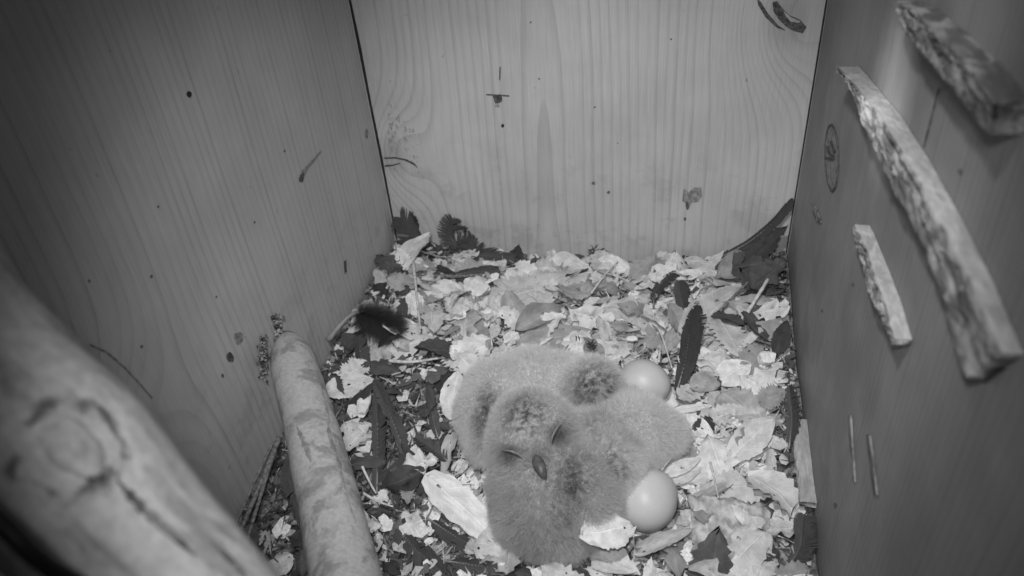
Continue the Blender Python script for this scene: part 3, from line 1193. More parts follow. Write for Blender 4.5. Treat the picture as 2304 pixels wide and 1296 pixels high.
def owlet(blobs, label, dark, fur, seed, extra_short=(), n_hair=26000, base=0.62):
    """blobs: (point, (rx, ry, rz)); one continuous skin grown round them, then down on it"""
    bm = bmesh.new()
    for c, r in blobs:
        m = Matrix.Translation(c) @ Matrix.Diagonal((r[0], r[1], r[2], 1))
        bmesh.ops.create_icosphere(bm, subdivisions=3, radius=1.0, matrix=m)
    me = bpy.data.meshes.new('owlet')
    bm.to_mesh(me)
    bm.free()
    tmp = bpy.data.objects.new('owlet', me)
    COL.objects.link(tmp)
    md = tmp.modifiers.new('r', 'REMESH')
    md.mode = 'VOXEL'
    md.voxel_size = 0.0022
    sm = tmp.modifiers.new('s', 'SMOOTH')
    sm.factor = 0.5
    sm.iterations = 8
    dg = bpy.context.evaluated_depsgraph_get()
    me2 = bpy.data.meshes.new_from_object(tmp.evaluated_get(dg))
    bpy.data.objects.remove(tmp)
    me2.name = 'owlet'
    body = link('owlet', me2, M_SKIN)
    tag(body, label, 'owlet', 'brood of owlets in the nest')
    # sample the skin
    me2.calc_loop_triangles()
    nt_ = len(me2.loop_triangles)
    tri = np.empty(nt_ * 3, np.int32); me2.loop_triangles.foreach_get('vertices', tri); tri = tri.reshape(-1, 3)
    co = np.empty(len(me2.vertices) * 3); me2.vertices.foreach_get('co', co); co = co.reshape(-1, 3)
    no = np.empty(len(me2.vertices) * 3); me2.vertices.foreach_get('normal', no); no = no.reshape(-1, 3)

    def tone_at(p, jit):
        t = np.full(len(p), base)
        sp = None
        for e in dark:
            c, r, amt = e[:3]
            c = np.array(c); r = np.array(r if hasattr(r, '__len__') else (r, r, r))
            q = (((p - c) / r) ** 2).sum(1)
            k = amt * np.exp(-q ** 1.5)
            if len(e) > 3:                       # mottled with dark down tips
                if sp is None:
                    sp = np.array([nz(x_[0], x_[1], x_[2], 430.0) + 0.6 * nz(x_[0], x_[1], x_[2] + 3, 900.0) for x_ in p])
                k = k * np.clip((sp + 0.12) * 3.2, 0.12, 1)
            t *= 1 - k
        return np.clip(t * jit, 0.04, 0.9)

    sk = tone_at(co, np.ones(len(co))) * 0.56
    at = me2.attributes.new('tone', 'FLOAT', 'POINT')
    at.data.foreach_set('value', sk)
    r_ = np.random.default_rng(seed)
    A = co[tri[:, 0]]; B = co[tri[:, 1]]; C = co[tri[:, 2]]
    ar = np.linalg.norm(np.cross(B - A, C - A), axis=1)
    idx = r_.choice(nt_, n_hair, p=ar / ar.sum())
    u = r_.random(n_hair); v = r_.random(n_hair)
    f_ = u + v > 1
    u[f_] = 1 - u[f_]; v[f_] = 1 - v[f_]
    root = A[idx] + u[:, None] * (B - A)[idx] + v[:, None] * (C - A)[idx]
    nn = no[tri[idx, 0]] * (1 - u - v)[:, None] + no[tri[idx, 1]] * u[:, None] + no[tri[idx, 2]] * v[:, None]
    nn /= np.linalg.norm(nn, axis=1)[:, None] + 1e-9
    # clumping direction field
    def field(p, s, off):
        return np.array([[nz(q[0], q[1], q[2] + off, s), nz(q[0] + 7, q[1], q[2] + off, s), nz(q[0], q[1] + 5, q[2] + off, s)] for q in p])
    fl = field(root, 45.0, seed) * 0.45 + field(root, 130.0, seed + 2) * 0.18
    dirv = nn + fl + r_.normal(0, 0.38, (n_hair, 3)) + np.array([0, -0.05, -0.25])
    dirv /= np.linalg.norm(dirv, axis=1)[:, None]
    inn = (dirv * nn).sum(1) < 0.25
    dirv[inn] += nn[inn] * 0.6
    ln = fur * r_.uniform(0.35, 1.25, n_hair)
    for c, r, k in extra_short:
        q = np.linalg.norm(root - np.array(c), axis=1) / r
        ln *= 1 - (1 - k) * np.exp(-q ** 4)
    pts = np.empty((n_hair, 4, 3))
    bend = r_.normal(0, 0.25, (n_hair, 3)) + np.array([0, 0, -0.35])
    for i in range(4):
        t = i / 3
        pts[:, i] = root + dirv * (ln * t)[:, None] + bend * (ln * t * t * 0.35)[:, None] - nn * 0.0006
    pts[:, :, 0] = np.clip(pts[:, :, 0], XL + 0.001, XR - 0.001)
    hc = bpy.data.hair_curves.new('down')
    hc.add_curves([4] * n_hair)
    hc.attributes['position'].data.foreach_set('vector', pts.reshape(-1).astype(np.float32))
    ra = hc.attributes.get('radius') or hc.attributes.new('radius', 'FLOAT', 'POINT')
    rv = np.tile(np.array([0.000055, 0.00005, 0.00004, 0.000012]), n_hair).astype(np.float32)
    ra.data.foreach_set('value', rv)
    tn = tone_at(root, r_.uniform(0.75, 1.25, n_hair))
    tt = np.repeat(tn, 4).reshape(-1, 4) * np.array([0.85, 0.95, 1.06, 1.15])
    ta = hc.attributes.new('tone', 'FLOAT', 'POINT')
    ta.data.foreach_set('value', tt.reshape(-1).astype(np.float32))
    dn = link('down', hc, None, body)
    hc.materials.append(M_DOWN)
    return body


S = 0.00028                                     # metres per photo pixel at the brood


def B(px, py, z, r, ry=None, rz=None):
    return (P(px, py, z), (r, ry or r, rz or r))


# axes that lie in the picture plane of someone leaning over the nest
UPV = -DOWN
hA = P(1190, 950, 0.058)                         # front owlet: head
FUP = (RIGHT * -0.30 + UPV * 0.95).normalized()  # from beak to crown
FRT = (RIGHT * 0.95 + UPV * 0.30).normalized()
FOUT = -FWD


def face(u, v, wv):                              # u to its left side, v towards the crown, w towards the viewer, metres
    return hA + FRT * u + FUP * v + FOUT * wv


front_blobs = [(face(0, -0.003, 0), (0.0240, 0.0240, 0.0240)), (face(-0.009, -0.008, 0.004), (0.0190, 0.0190, 0.0190)), (face(0.009, -0.006, 0.004), (0.0190, 0.0190, 0.0190)),
               (face(-0.001, -0.020, 0.010), (0.0095, 0.0095, 0.0095)),
               B(1215, 1040, 0.036, 0.024), B(1215, 1090, 0.030, 0.030), B(1300, 1085, 0.030, 0.027),
               B(1225, 1145, 0.022, 0.028), B(1300, 1130, 0.022, 0.026), B(1255, 1195, 0.014, 0.018), B(1190, 1160, 0.016, 0.021)]
def skin0(u, v):
    return face(u, v, math.sqrt(max(0.0, 0.0245 ** 2 - u * u - (v + 0.005) ** 2)) + 0.001)


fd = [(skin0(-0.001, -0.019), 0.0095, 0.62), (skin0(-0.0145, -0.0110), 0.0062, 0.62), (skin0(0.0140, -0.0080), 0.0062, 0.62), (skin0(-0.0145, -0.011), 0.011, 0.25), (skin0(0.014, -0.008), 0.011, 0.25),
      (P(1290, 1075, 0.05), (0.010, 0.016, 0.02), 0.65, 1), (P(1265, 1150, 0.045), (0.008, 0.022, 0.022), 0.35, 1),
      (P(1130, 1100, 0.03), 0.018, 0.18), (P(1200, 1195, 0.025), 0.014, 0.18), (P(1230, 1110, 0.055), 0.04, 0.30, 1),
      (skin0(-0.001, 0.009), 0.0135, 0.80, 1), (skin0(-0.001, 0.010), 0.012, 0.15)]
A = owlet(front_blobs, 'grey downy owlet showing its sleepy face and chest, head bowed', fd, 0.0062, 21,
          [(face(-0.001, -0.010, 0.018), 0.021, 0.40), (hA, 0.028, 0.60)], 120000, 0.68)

from mathutils.bvhtree import BVHTree
bmA = bmesh.new(); bmA.from_mesh(A.data)
bvA = BVHTree.FromBMesh(bmA)


def skin(u, v, lift):
    hitp = bvA.ray_cast(face(u, v, 0.08), -FOUT)[0]
    return (hitp if hitp is not None else face(u, v, 0.015)) + FOUT * lift


# the beak: a hooked wedge pointing down
bpts = [skin(-0.0015, -0.0175, -0.002), skin(-0.001, -0.0205, 0.0010), skin(-0.0005, -0.0240, 0.0024)]
bpts += [bpts[-1] - FUP * 0.0040 - FOUT * 0.0004 + FRT * 0.0004, bpts[-1] - FUP * 0.0066 - FOUT * 0.0036 + FRT * 0.0007]
vs, fs = tube(cubic(bpts, 14), [0.0022, 0.0030, 0.0035, 0.0036, 0.0036, 0.0034, 0.0031, 0.0028, 0.0024, 0.0020, 0.0016, 0.0012, 0.0008, 0.0003], 14)
link('beak', mesh('beak', vs, fs), M_BEAK, A)
vs, fs = tube([bpts[0] + FOUT * 0.0024, bpts[1] + FOUT * 0.0026, bpts[1].lerp(bpts[2], 0.6) + FOUT * 0.0022], [0.0012, 0.0017, 0.0012], 10)
link('beak_cere', mesh('beak_cere', vs, fs), M_CERE, A)
# closed eyes: swollen lid, pale rim and the dark slit between
for (cu, cv, du, dv_, sg) in ((-0.0145, -0.0115, 0.83, -0.55, -1), (0.0140, -0.0080, 0.69, 0.72, 1)):
    def lidline(off, ln_, lift, bow):
        out = []
        for i in range(14):
            t = i / 13 * 2 - 1
            nu_, nv2 = (-dv_, du) if sg < 0 else (-dv_, du)
            o_ = off + bow * (1 - t * t)
            out.append(skin(cu + du * t * ln_ + nu_ * o_, cv + dv_ * t * ln_ + nv2 * o_, lift))
        return out
    prof = [0.15 + math.sin(math.pi * i / 13) for i in range(14)]
    vs, fs = tube(lidline(0.0004, 0.0058, 0.0005, 0.0014), [0.00042 * q for q in prof], 8)
    link('eyelid', mesh('eyelid', vs, fs), M_LID, A)
    vs, fs = tube(lidline(-0.0006, 0.0066, 0.0008, 0.0014), [0.00050 * q for q in prof], 8)
    link('eye_slit', mesh('eye_slit', vs, fs), M_SLIT, A)
bmA.free()

hB = P(1330, 868, 0.044)
back_blobs = [(hB, (0.0205, 0.0205, 0.0195)), B(1095, 930, 0.026, 0.021), B(1125, 890, 0.030, 0.025), B(1190, 870, 0.030, 0.026),
              B(1260, 870, 0.030, 0.023), B(1110, 985, 0.018, 0.018), B(1300, 905, 0.022, 0.02)]
bd = [(hB + FOUT * 0.017 + FRT * 0.001, 0.0185, 0.80, 1), (hB + FOUT * 0.018, 0.015, 0.22),
      (P(1088, 940, 0.045), (0.010, 0.024, 0.020), 0.9, 1), (P(1088, 940, 0.045), (0.009, 0.018, 0.016), 0.30), (P(1235, 885, 0.055), 0.010, 0.5, 1)]
owlet(back_blobs, 'grey downy owlet lying behind, its speckled crown turned away beside an egg', bd, 0.0062, 34, [(hB, 0.024, 0.6)], 100000, 0.82)

side_blobs = [B(1440, 972, 0.024, 0.0225), B(1485, 978, 0.018, 0.0165), B(1390, 960, 0.028, 0.022), B(1370, 1045, 0.034, 0.021),
              B(1335, 1000, 0.030, 0.022), B(1415, 1015, 0.020, 0.020), B(1400, 930, 0.022, 0.018)]
sd = [(P(1368, 1050, 0.055), (0.018, 0.016, 0.016), 0.95, 1), (P(1368, 1050, 0.055), 0.014, 0.25), (P(1342, 1040, 0.058), 0.008, 0.35), (P(1425, 985, 0.048), 0.008, 0.25), (P(1350, 960, 0.05), 0.022, 0.40, 1)]
Cc = owlet(side_blobs, 'grey downy owlet slumped sideways with its rump between the two eggs', sd, 0.0060, 55, [(P(1368, 1050, 0.05), 0.02, 0.7)], 90000, 0.82)

bmC = bmesh.new(); bmC.from_mesh(Cc.data)
bvC = BVHTree.FromBMesh(bmC)
rc = ray(1338, 1038).normalized()
qb_ = bvC.ray_cast(CAM, rc)[0] or P(1338, 1038, 0.055)
bmC.free()
vs, fs = tube(cubic([qb_ - FOUT * 0.002, qb_ - FUP * 0.003 + FOUT * 0.0016, qb_ - FUP * 0.0075 - FOUT * 0.001], 10), [0.0016, 0.0024, 0.0027, 0.0027, 0.0025, 0.0022, 0.0018, 0.0013, 0.0008, 0.0003], 12)
link('beak', mesh('beak', vs, fs), M_BEAK, Cc)

# ------------------------------------------------------------------ single leaves, feathers, twigs
MT = {'p': M_PALE, 'm': M_MID, 'd': M_DARKLEAF}
lseed = 500


def leaf(label, base, tip, wpx, kind, mat, lift=(0.010, 0.010), roll=0.0, curl=0.1, cup=0.1, torn=0.0, cat='leaf'):
    global lseed
    lseed += 1
    a = on_ground(*base, lift[0])
    b = on_ground(*tip, lift[1])
    dist = (0.5 * (a + b) - CAM).dot(FWD)
    L = (b - a).length
    W = wpx / FPX * dist
    upv = (Vector((0, 0, 1)) + (CAM - a).normalized() * 0.55)
    dd_ = (b - a).normalized()
    upv = upv + dd_.cross(upv.normalized()) * roll
    me = leaf_mesh(L, W, kind, lseed, curl, cup, torn, 24, 8)
    o = link('leaf', me, MT[mat])
    o.matrix_world = frame(a, b, upv.normalized())
    tag(o, label, cat, 'dead leaves lying on the litter')
    return o


leaf('pale ragged leaf standing in the back left corner of the litter', (905, 632), (893, 556), 62, 'toothed', 'p', (0.004, 0.014), 0, 0.05, 0.05, 0.4)
leaf('broad pale leaf riddled with small holes near the back board', (1100, 690), (1285, 618), 105, 'toothed', 'p', (0.008, 0.010), 0.0, 0.02, 0.03, 0.3)
leaf('pale oval leaf beside the broad leaf riddled with holes', (968, 640), (1050, 672), 55, 'oval', 'p', (0.010, 0.008), 0.1, 0.1, 0.15)
leaf('large smooth pale leaf lying between the standing feathers and the back board', (1362, 690), (1470, 715), 78, 'round', 'p', (0.012, 0.010), 0, 0.05, 0.05)
leaf('tall pale lobed leaf leaning up near the right back corner', (1665, 640), (1552, 585), 84, 'lobed', 'p', (0.010, 0.014), 0.2, 0.05, 0.1)
leaf('big pale veined leaf just right of the upright dark feather', (1530, 770), (1668, 640), 92, 'oval', 'p', (0.010, 0.012), 0.1, 0.04, 0.06)
leaf('pale pointed leaf with a single hole near the right board', (1610, 700), (1668, 800), 74, 'toothed', 'p', (0.014, 0.012), -0.1, 0.06, 0.1, 0.3)
leaf('pale toothed leaf against the fluff behind the front owlet', (1005, 765), (1070, 845), 78, 'toothed', 'p', (0.012, 0.016), 0, 0.05, 0.05, 0.2)
leaf('narrow pale leaf pressed against the left flank of the brood', (1012, 945), (1030, 832), 60, 'oval', 'p', (0.010, 0.018), 0.1, 0.05, 0.1)
leaf('grey folded leaf above the brood with a clear midrib', (1045, 735), (1098, 800), 72, 'oval', 'm', (0.008, 0.010), 0.2, 0.1, 0.2)
leaf('long pale toothed leaf with holes pointing at the front owlet\'s feet', (955, 1062), (1160, 1252), 82, 'long', 'p', (0.022, 0.008), 0, 0.04, 0.08, 0.3)
leaf('blunt pale leaf propped against the front egg', (1306, 1205), (1428, 1182), 92, 'round', 'p', (0.040, 0.034), 0.1, 0.05, 0.05, 0.4)
leaf('pale oval leaf split by a dark slit beside the front egg', (1488, 1072), (1578, 1030), 34, 'oval', 'p', (0.016, 0.014), 0.1, 0.05, 0.2)
leaf('lower half of the split oval leaf beside the front egg', (1496, 1092), (1580, 1052), 38, 'oval', 'p', (0.013, 0.011), -0.1, 0.05, 0.2)
leaf('large pale leaf with curled edge near the right board, beside dark barbs', (1640, 1035), (1742, 938), 72, 'oval', 'p', (0.012, 0.014), 0.2, 0.08, 0.2)
leaf('grey toothed leaf with a scalloped edge right of the brood', (1620, 880), (1720, 945), 90, 'toothed', 'm', (0.014, 0.012), 0, 0.05, 0.05, 0.2)
leaf('grey angular leaf touching the right board above the low stick', (1708, 905), (1768, 880), 62, 'toothed', 'm', (0.016, 0.018), 0, 0.05, 0.1, 0.3)
leaf('pale veined leaf beside the perch, left of the dark blades', (728, 885), (842, 852), 66, 'oval', 'p', (0.012, 0.010), 0, 0.08, 0.15)
leaf('pale ragged leaf tucked against the perch below the fluffy feather', (770, 850), (830, 815), 60, 'toothed', 'p', (0.010, 0.012), 0.1, 0.05, 0.1, 0.4)
leaf('crumpled pale leaf lying between the perch and the dark blades', (775, 945), (830, 1015), 68, 'lobed', 'p', (0.012, 0.010), 0, 0.15, 0.25, 0.3)
leaf('narrow curled leaf lying under the front egg toward the bark piece', (1425, 1245), (1560, 1188), 36, 'long', 'm', (0.016, 0.016), 0.2, 0.1, 0.35)
leaf('broad grey leaf lying flat just behind the brood', (1160, 775), (1335, 745), 74, 'oval', 'm', (0.010, 0.010), 0, 0.03, 0.05, 0.2)
leaf('cupped papery leaf with a dark mouth behind the brood', (1160, 742), (1262, 690), 58, 'oval', 'm', (0.012, 0.016), 0.3, 0.12, 0.6)
leaf('crumpled pale scrap above the long toothed leaf', (905, 1055), (985, 1035), 66, 'lobed', 'p', (0.018, 0.018), 0, 0.1, 0.3, 0.5)
leaf('broad pale leaf with one hole just above the bark piece', (1598, 1098), (1765, 1090), 84, 'toothed', 'p', (0.014, 0.016), 0, 0.04, 0.08, 0.3)
leaf('pale bowed leaf poking out from under the slumped owlet', (1518, 935), (1608, 985), 54, 'oval', 'p', (0.012, 0.010), 0.1, 0.1, 0.2)
leaf('thin pale strip of leaf lying across behind the slumped owlet', (1512, 925), (1604, 912), 20, 'long', 'p', (0.016, 0.016), 0, 0.03, 0.1)
leaf('pale spear-shaped leaf standing before the back board', (1462, 640), (1456, 590), 36, 'oval', 'p', (0.006, 0.012), 0, 0.0, 0.05, 0.3)
leaf('pale upright leaf with a straight stem, below the small conifer sprig', (1352, 655), (1372, 590), 62, 'oval', 'p', (0.008, 0.014), 0.1, 0.03, 0.1)
leaf('dark glossy upright leaf beside the small conifer sprig', (1305, 622), (1296, 562), 46, 'oval', 'd', (0.002, 0.010), 0.1, 0.0, 0.1)
leaf('dark glossy leaf leaning right below the small conifer sprig', (1335, 640), (1318, 580), 44, 'oval', 'd', (0.006, 0.010), -0.3, 0.0, 0.1)
leaf('dark leathery leaf filling the right back corner', (1600, 610), (1745, 590), 74, 'oval', 'd', (0.012, 0.020), 0.2, 0.05, 0.1)
leaf('dark leathery leaf low against the right board above two pale leaves', (1660, 735), (1765, 690), 52, 'oval', 'd', (0.010, 0.012), 0.1, 0.05, 0.1)
leaf('mid grey veined leaf below the egg behind the brood', (1552, 870), (1628, 845), 60, 'oval', 'm', (0.014, 0.012), -0.1, 0.08, 0.1)
leaf('pale broken leaf standing between the upright feather and right board', (1585, 850), (1625, 790), 58, 'toothed', 'p', (0.010, 0.016), 0.1, 0.05, 0.1, 0.3)
leaf('large pale bent leaf at the edge of the litter cup right of the brood', (1610, 860), (1690, 815), 66, 'oval', 'p', (0.012, 0.014), 0.1, 0.08, 0.1)

leaf('dark leathery leaf leaning up under the bowed feather in the right back corner', (1665, 612), (1768, 508), 46, 'toothed', 'd', (0.016, 0.040), 0.1, 0.06, 0.15, 0.6)
leaf('dark crumpled leaf low in the right back corner beneath the leaning one', (1690, 650), (1770, 585), 70, 'lobed', 'd', (0.016, 0.030), -0.1, 0.05, 0.2)
leaf('dark leaf wedged between the right board and the stubby white plug', (1745, 800), (1772, 720), 40, 'oval', 'd', (0.012, 0.022), 0.1, 0.05, 0.1)

# crumbly bark piece
cb = on_ground(1645, 1190, 0.013)
nu, nv = 44, 36
vs, fs = [], []
for top in (1, 0):
    for i in range(nu + 1):
        for k in range(nv + 1):
            u, v = i / nu * 2 - 1, k / nv * 2 - 1
            sq = 1 + 0.16 * nz(u * 1.3, v * 1.3, 2.2) + 0.10 * nz(u * 4, v * 4, 7.2) + 0.05 * nz(u * 11, v * 11, 1)
            x, y = u * 0.0225 * sq, v * 0.0185 * sq * (1 - 0.12 * u)
            ed = min(1, (1 - max(abs(u), abs(v))) * 6)
            z = 0.0028 * ed + 0.0034 * nz(u * 1.6, v * 1.6, 5) + 0.0022 * nz(u * 5, v * 5, 3) + 0.0005 * nz(u * 13, v * 13, 9) - 0.0045 * math.exp(-((u + 0.1) ** 2 + (v - 0.1) ** 2) / 0.05)
            vs.append((x, y, z if top else -0.003 + 0.001 * nz(u * 3, v * 3)))
m = nv + 1
off = (nu + 1) * m
for i in range(nu):
    for k in range(nv):
        a = i * m + k
        fs.append((a, a + m, a + m + 1, a + 1))
        fs.append((off + a, off + a + 1, off + a + m + 1, off + a + m))
for i in range(nu):
    for k in (0, nv):
        a = i * m + k
        fs.append((a, a + m, off + a + m, off + a))
for k in range(nv):
    for i in (0, nu):
        a = i * m + k
        fs.append((a, a + 1, off + a + 1, off + a))
o = link('bark_chunk', mesh('bark_chunk', vs, fs), M_BARK)
o.location = cb
o.rotation_euler = (0.25, -0.05, 0.15)
tag(o, 'crumbly flat chunk of bark lying near the low stick and right board', 'bark')


def chip(label, base, tip, wpx, hgt, mat, lift=0.008, cat='wood chip', name='wood_chip'):
    a = on_ground(*base, lift)
    b = on_ground(*tip, lift)
    L = (b - a).length
    W = wpx / FPX * (a - CAM).dot(FWD)
    vs, fs = [], []
    n = 8
    for i in range(n + 1):
        t = i / n
        wv = W / 2 * (0.75 + 0.35 * math.sin(math.pi * t)) * random.uniform(0.92, 1.05)
        for k in range(8):
            an = math.tau * (k + 0.5) / 8
            cc, ss = math.cos(an), math.sin(an)
            cc = max(-0.75, min(0.75, cc)) / 0.75
            ss = max(-0.75, min(0.75, ss)) / 0.75
            vs.append((t * L + random.gauss(0, 0.0006), cc * wv, ss * hgt / 2 * random.uniform(0.85, 1.1)))
    for i in range(n):
        for k in range(8):
            q = i * 8 + k
            r_ = i * 8 + (k + 1) % 8
            fs.append((q, r_, r_ + 8, q + 8))
    fs.append(tuple(range(7, -1, -1)))
    fs.append(tuple(range(n * 8, n * 8 + 8)))
    o = link(name, mesh(name, vs, fs), mat, None, False)
    o.matrix_world = frame(a, b, Vector((0.1, -0.3, 1)).normalized())
    tag(o, label, cat)
    return o


chip('bright pale wood chip lying beside the tall dark blades', (826, 876), (812, 932), 26, 0.005, M_CHIP, 0.012)
chip('stubby white wood plug lying close to the right board', (1708, 806), (1742, 806), 28, 0.008, M_CHIP, 0.012)
chip('flat weathered wood chip leaning by the stubby white plug', (1668, 778), (1712, 742), 20, 0.004, M_STEM, 0.014)
chip('short pale chip lying at the foot of the back board feathers', (1080, 590), (1130, 596), 12, 0.003, M_STEM, 0.010)
chip('small bright chip lying on leaves behind the upper egg', (1412, 762), (1432, 762), 13, 0.003, M_CHIP, 0.014)


def stick(label, pix, rpx, mat, lift, cat='stem', name='stem', taper=0.5, n=20, knobs=0.12):
    pts = [on_ground(x, y, l) for (x, y), l in zip(pix, lift if hasattr(lift, '__len__') else [lift] * len(pix))]
    q = cubic(pts, n)
    r0 = rpx / FPX * (pts[0] - CAM).dot(FWD)
    vs, fs = tube(q, [r0 * (1 - taper * i / (n - 1)) * (1 + knobs * nz(i * 0.7, rpx, lseed)) for i in range(n)], 8)
    o = link(name, mesh(name, vs, fs), mat)
    tag(o, label, cat)
    return o


stick('pale straight stem standing among leaves near the fluffy feather', [(930, 592), (936, 650), (946, 740)], 4.0, M_STEM, (0.016, 0.016, 0.012))
stick('pale stalk lying level before the fluffy feather', [(876, 812), (930, 814), (1004, 803)], 4.5, M_STEM, (0.012, 0.016, 0.016))
stick('knobbly lichen-grown twig below the back corner feathers', [(885, 634), (950, 622), (1030, 622), (1085, 618)], 6.0, M_TWIG, (0.010, 0.012, 0.012, 0.010), 'twig', 'twig', 0.4, 24, 0.5)
stick('pale bent stalk running into the back left corner', [(862, 672), (872, 645), (892, 632), (915, 630)], 3.5, M_STEM, 0.012)
stick('thin pale leaf stalk rising toward the conifer sprig', [(1330, 660), (1360, 620), (1390, 588)], 2.8, M_STEM, (0.018, 0.018, 0.016))
stick('knobbly pale twig leaning toward the right board', [(1664, 728), (1690, 690), (1728, 628)], 5.0, M_STEM, (0.012, 0.018, 0.022), 'twig', 'twig', 0.3, 24, 0.5)
stick('slender grey twig lying above the knobbly pale twig', [(1620, 700), (1650, 668), (1684, 634)], 3.8, M_TWIG, (0.016, 0.018, 0.018), 'twig', 'twig', 0.3, 20, 0.4)
stick('pale stalk pointing down at the upper egg', [(1468, 728), (1486, 748), (1512, 828)], 3.2, M_STEM, (0.018, 0.018, 0.016))
stick('short pale stalk standing behind the upper egg', [(1482, 815), (1486, 780)], 3.2, M_STEM, (0.020, 0.020))
stick('thin stalk rising past the split oval leaf', [(1488, 1058), (1518, 1020), (1552, 990)], 3.0, M_STEM, (0.022, 0.022, 0.018))
stick('thin pale stalk lying on leaves above the bark piece', [(1598, 1040), (1608, 1080), (1616, 1120)], 3.0, M_STEM, 0.020)
stick('pale straw beside the perch leaning toward the dark blades', [(815, 1050), (832, 1085), (846, 1110)], 3.5, M_STEM, 0.014)
stick('pale straw lying across under the dark blades', [(818, 1110), (850, 1128), (885, 1140)], 3.5, M_STEM, 0.014)
for i, (p0, p1, p2, lb, rs) in enumerate((((628, 985), (590, 1080), (530, 1220), 'broad dry straw leaning along the left board, middle of three', 6.5), ((620, 1005), (588, 1110), (552, 1230), 'dry straw leaning along the left board, nearest the perch of three', 5.0), ((612, 1000), (570, 1090), (515, 1215), 'thin dry straw pressed against the left board, outermost of three', 4.0))):
    o = stick(lb, [p0, p1, p2], rs, M_TWIG, (0.024, 0.018, 0.012), 'straw', 'straw', 0.3)
    o['group'] = 'straws along the left board'

# conifer sprigs


def sprig(label, base, tip, lift, npx):
    a = on_ground(*base, lift[0]); b = on_ground(*tip, lift[1])
    root = bpy.data.objects.new('conifer_sprig', None)
    COL.objects.link(root)
    root.location = a
    vs, fs = tube([a, a.lerp(b, 0.5), b], [0.0006, 0.0005, 0.0003], 6)
    link('stem', mesh('stem', vs, fs), M_DARKLEAF, root).matrix_parent_inverse = Matrix.Translation(-a)
    dd_ = (b - a).normalized()
    nl = npx / FPX * (a - CAM).dot(FWD)
    for i in range(16):
        t = 0.35 + 0.65 * i / 15
        c = a.lerp(b, t)
        an = i * 2.4
        o1 = dd_.orthogonal().normalized()
        o2 = dd_.cross(o1)
        dv = (o1 * math.cos(an) + o2 * math.sin(an) + dd_ * 0.55).normalized()
        e = c + dv * nl * random.uniform(0.7, 1.0)
        e.y = min(e.y, YB - 0.001)
        sd_ = dv.cross(CAM - c).normalized() * 0.0007
        vs = [c, c.lerp(e, 0.4) + sd_, e, c.lerp(e, 0.4) - sd_, c.lerp(e, 0.4) + (CAM - c).normalized() * 0.0004]
        link('needle', mesh('needle', vs, [(0, 1, 4), (1, 2, 4), (2, 3, 4), (3, 0, 4), (0, 3, 2, 1)]), M_DARKLEAF, root).matrix_parent_inverse = Matrix.Translation(-a)
    tag(root, label, 'sprig')


sprig('small dark conifer sprig standing against the back board', (1326, 598), (1338, 556), (0.008, 0.016), 20)
sprig('tiny dark conifer tip poking up behind the brood', (1333, 795), (1330, 772), (0.022, 0.024), 18)

# feathers ------------------------------------------------------------------


def feather(label, pix, wpx, lift, mat=None, seed=0, roll=0.0, split=0.35, bare=0.12, saw=0.0, free=None):
    """shaft with a barbed vane on each side; pix runs from quill to tip"""
    mat = mat or M_FEATHER
    lf = lift if hasattr(lift, '__len__') else [lift] * len(pix)
    pts = free or [on_ground(x, y, l) for (x, y), l in zip(pix, lf)]
    for p in pts:
        p.x = min(max(p.x, XL + 0.003), XR - 0.003)
        p.y = min(p.y, YB - 0.003)
    n = 46
    q = cubic(pts, n)
    r = random.Random(seed)
    Wd = wpx / FPX * (pts[0] - CAM).dot(FWD)
    root = bpy.data.objects.new('feather', None)
    COL.objects.link(root)
    root.location = q[0]
    inv = Matrix.Translation(-q[0])
    vs, fs = tube(q, [0.0009 * (1 - 0.8 * i / (n - 1)) for i in range(n)], 6)
    link('shaft', mesh('shaft', vs, fs), M_SHAFT, root).matrix_parent_inverse = inv
    nb = 52
    for side in (-1, 1):
        vs, fs, uv = [], [], []
        wj, sweep = 1.0, 0.0
        for i in range(nb):
            t = bare + (1 - bare) * i / (nb - 1)
            ff_ = t * (n - 1)
            i0 = min(int(ff_), n - 2)
            base_ = q[i0].lerp(q[i0 + 1], ff_ - i0)
            d_ = (q[i0 + 1] - q[i0]).normalized()
            upv = (Vector((0, 0, 1)) + (CAM - base_).normalized() * 0.9).normalized()
            upv = (upv + d_.cross(upv) * roll).normalized()
            sv = upv.cross(d_).normalized() * side
            nv_ = upv
            tt = i / (nb - 1)
            wd = Wd / 2 * (min(1, 0.25 + tt * 4) ** 0.6) * (1 - max(0, (tt - 0.72) / 0.28) ** 2.2 * 0.75) * (0.75 if side > 0 else 1.1)
            if r.random() < split * 0.6:
                wj = r.uniform(0.72, 1.06)
                sweep = r.gauss(0, 0.35) * (0.4 + split)
            if saw:
                wj = 1.0 - saw * (i % 6) / 6
            wd *= wj * r.uniform(0.95, 1.03)
            bd_ = (sv + d_ * (0.85 + sweep + 1.2 * max(0, tt - 0.8) * 5 * 0.4)).normalized()
            hw = Wd * 0.0 + (q[-1] - q[0]).length / nb * (1 - bare) * 0.95
            wav = r.gauss(0, 0.05)
            b0 = len(vs)
            for k in range(4):
                v = k / 3
                c_ = base_ + bd_ * (wd * 1.25 * v) - nv_ * (wd * (0.20 + wav) * v * v) + nv_ * (0.0004 + 0.00025 * (i % 2))
                w2 = hw * (1.2 - 0.30 * v)
                for e_ in (-1, 1):
                    p = c_ + d_ * (w2 * e_ * 0.75)
                    p.x = min(max(p.x, XL + 0.0008), XR - 0.0008)
                    p.y = min(p.y, YB - 0.0008)
                    vs.append(p)
                    uv.append((tt, 0.1 + 0.9 * v * side))
            for k in range(3):
                a = b0 + 2 * k
                fs.append((a, a + 1, a + 3, a + 2))
        link('vane', mesh('vane', vs, fs, uv), mat, root).matrix_parent_inverse = inv
    tag(root, label, 'feather')
    return root


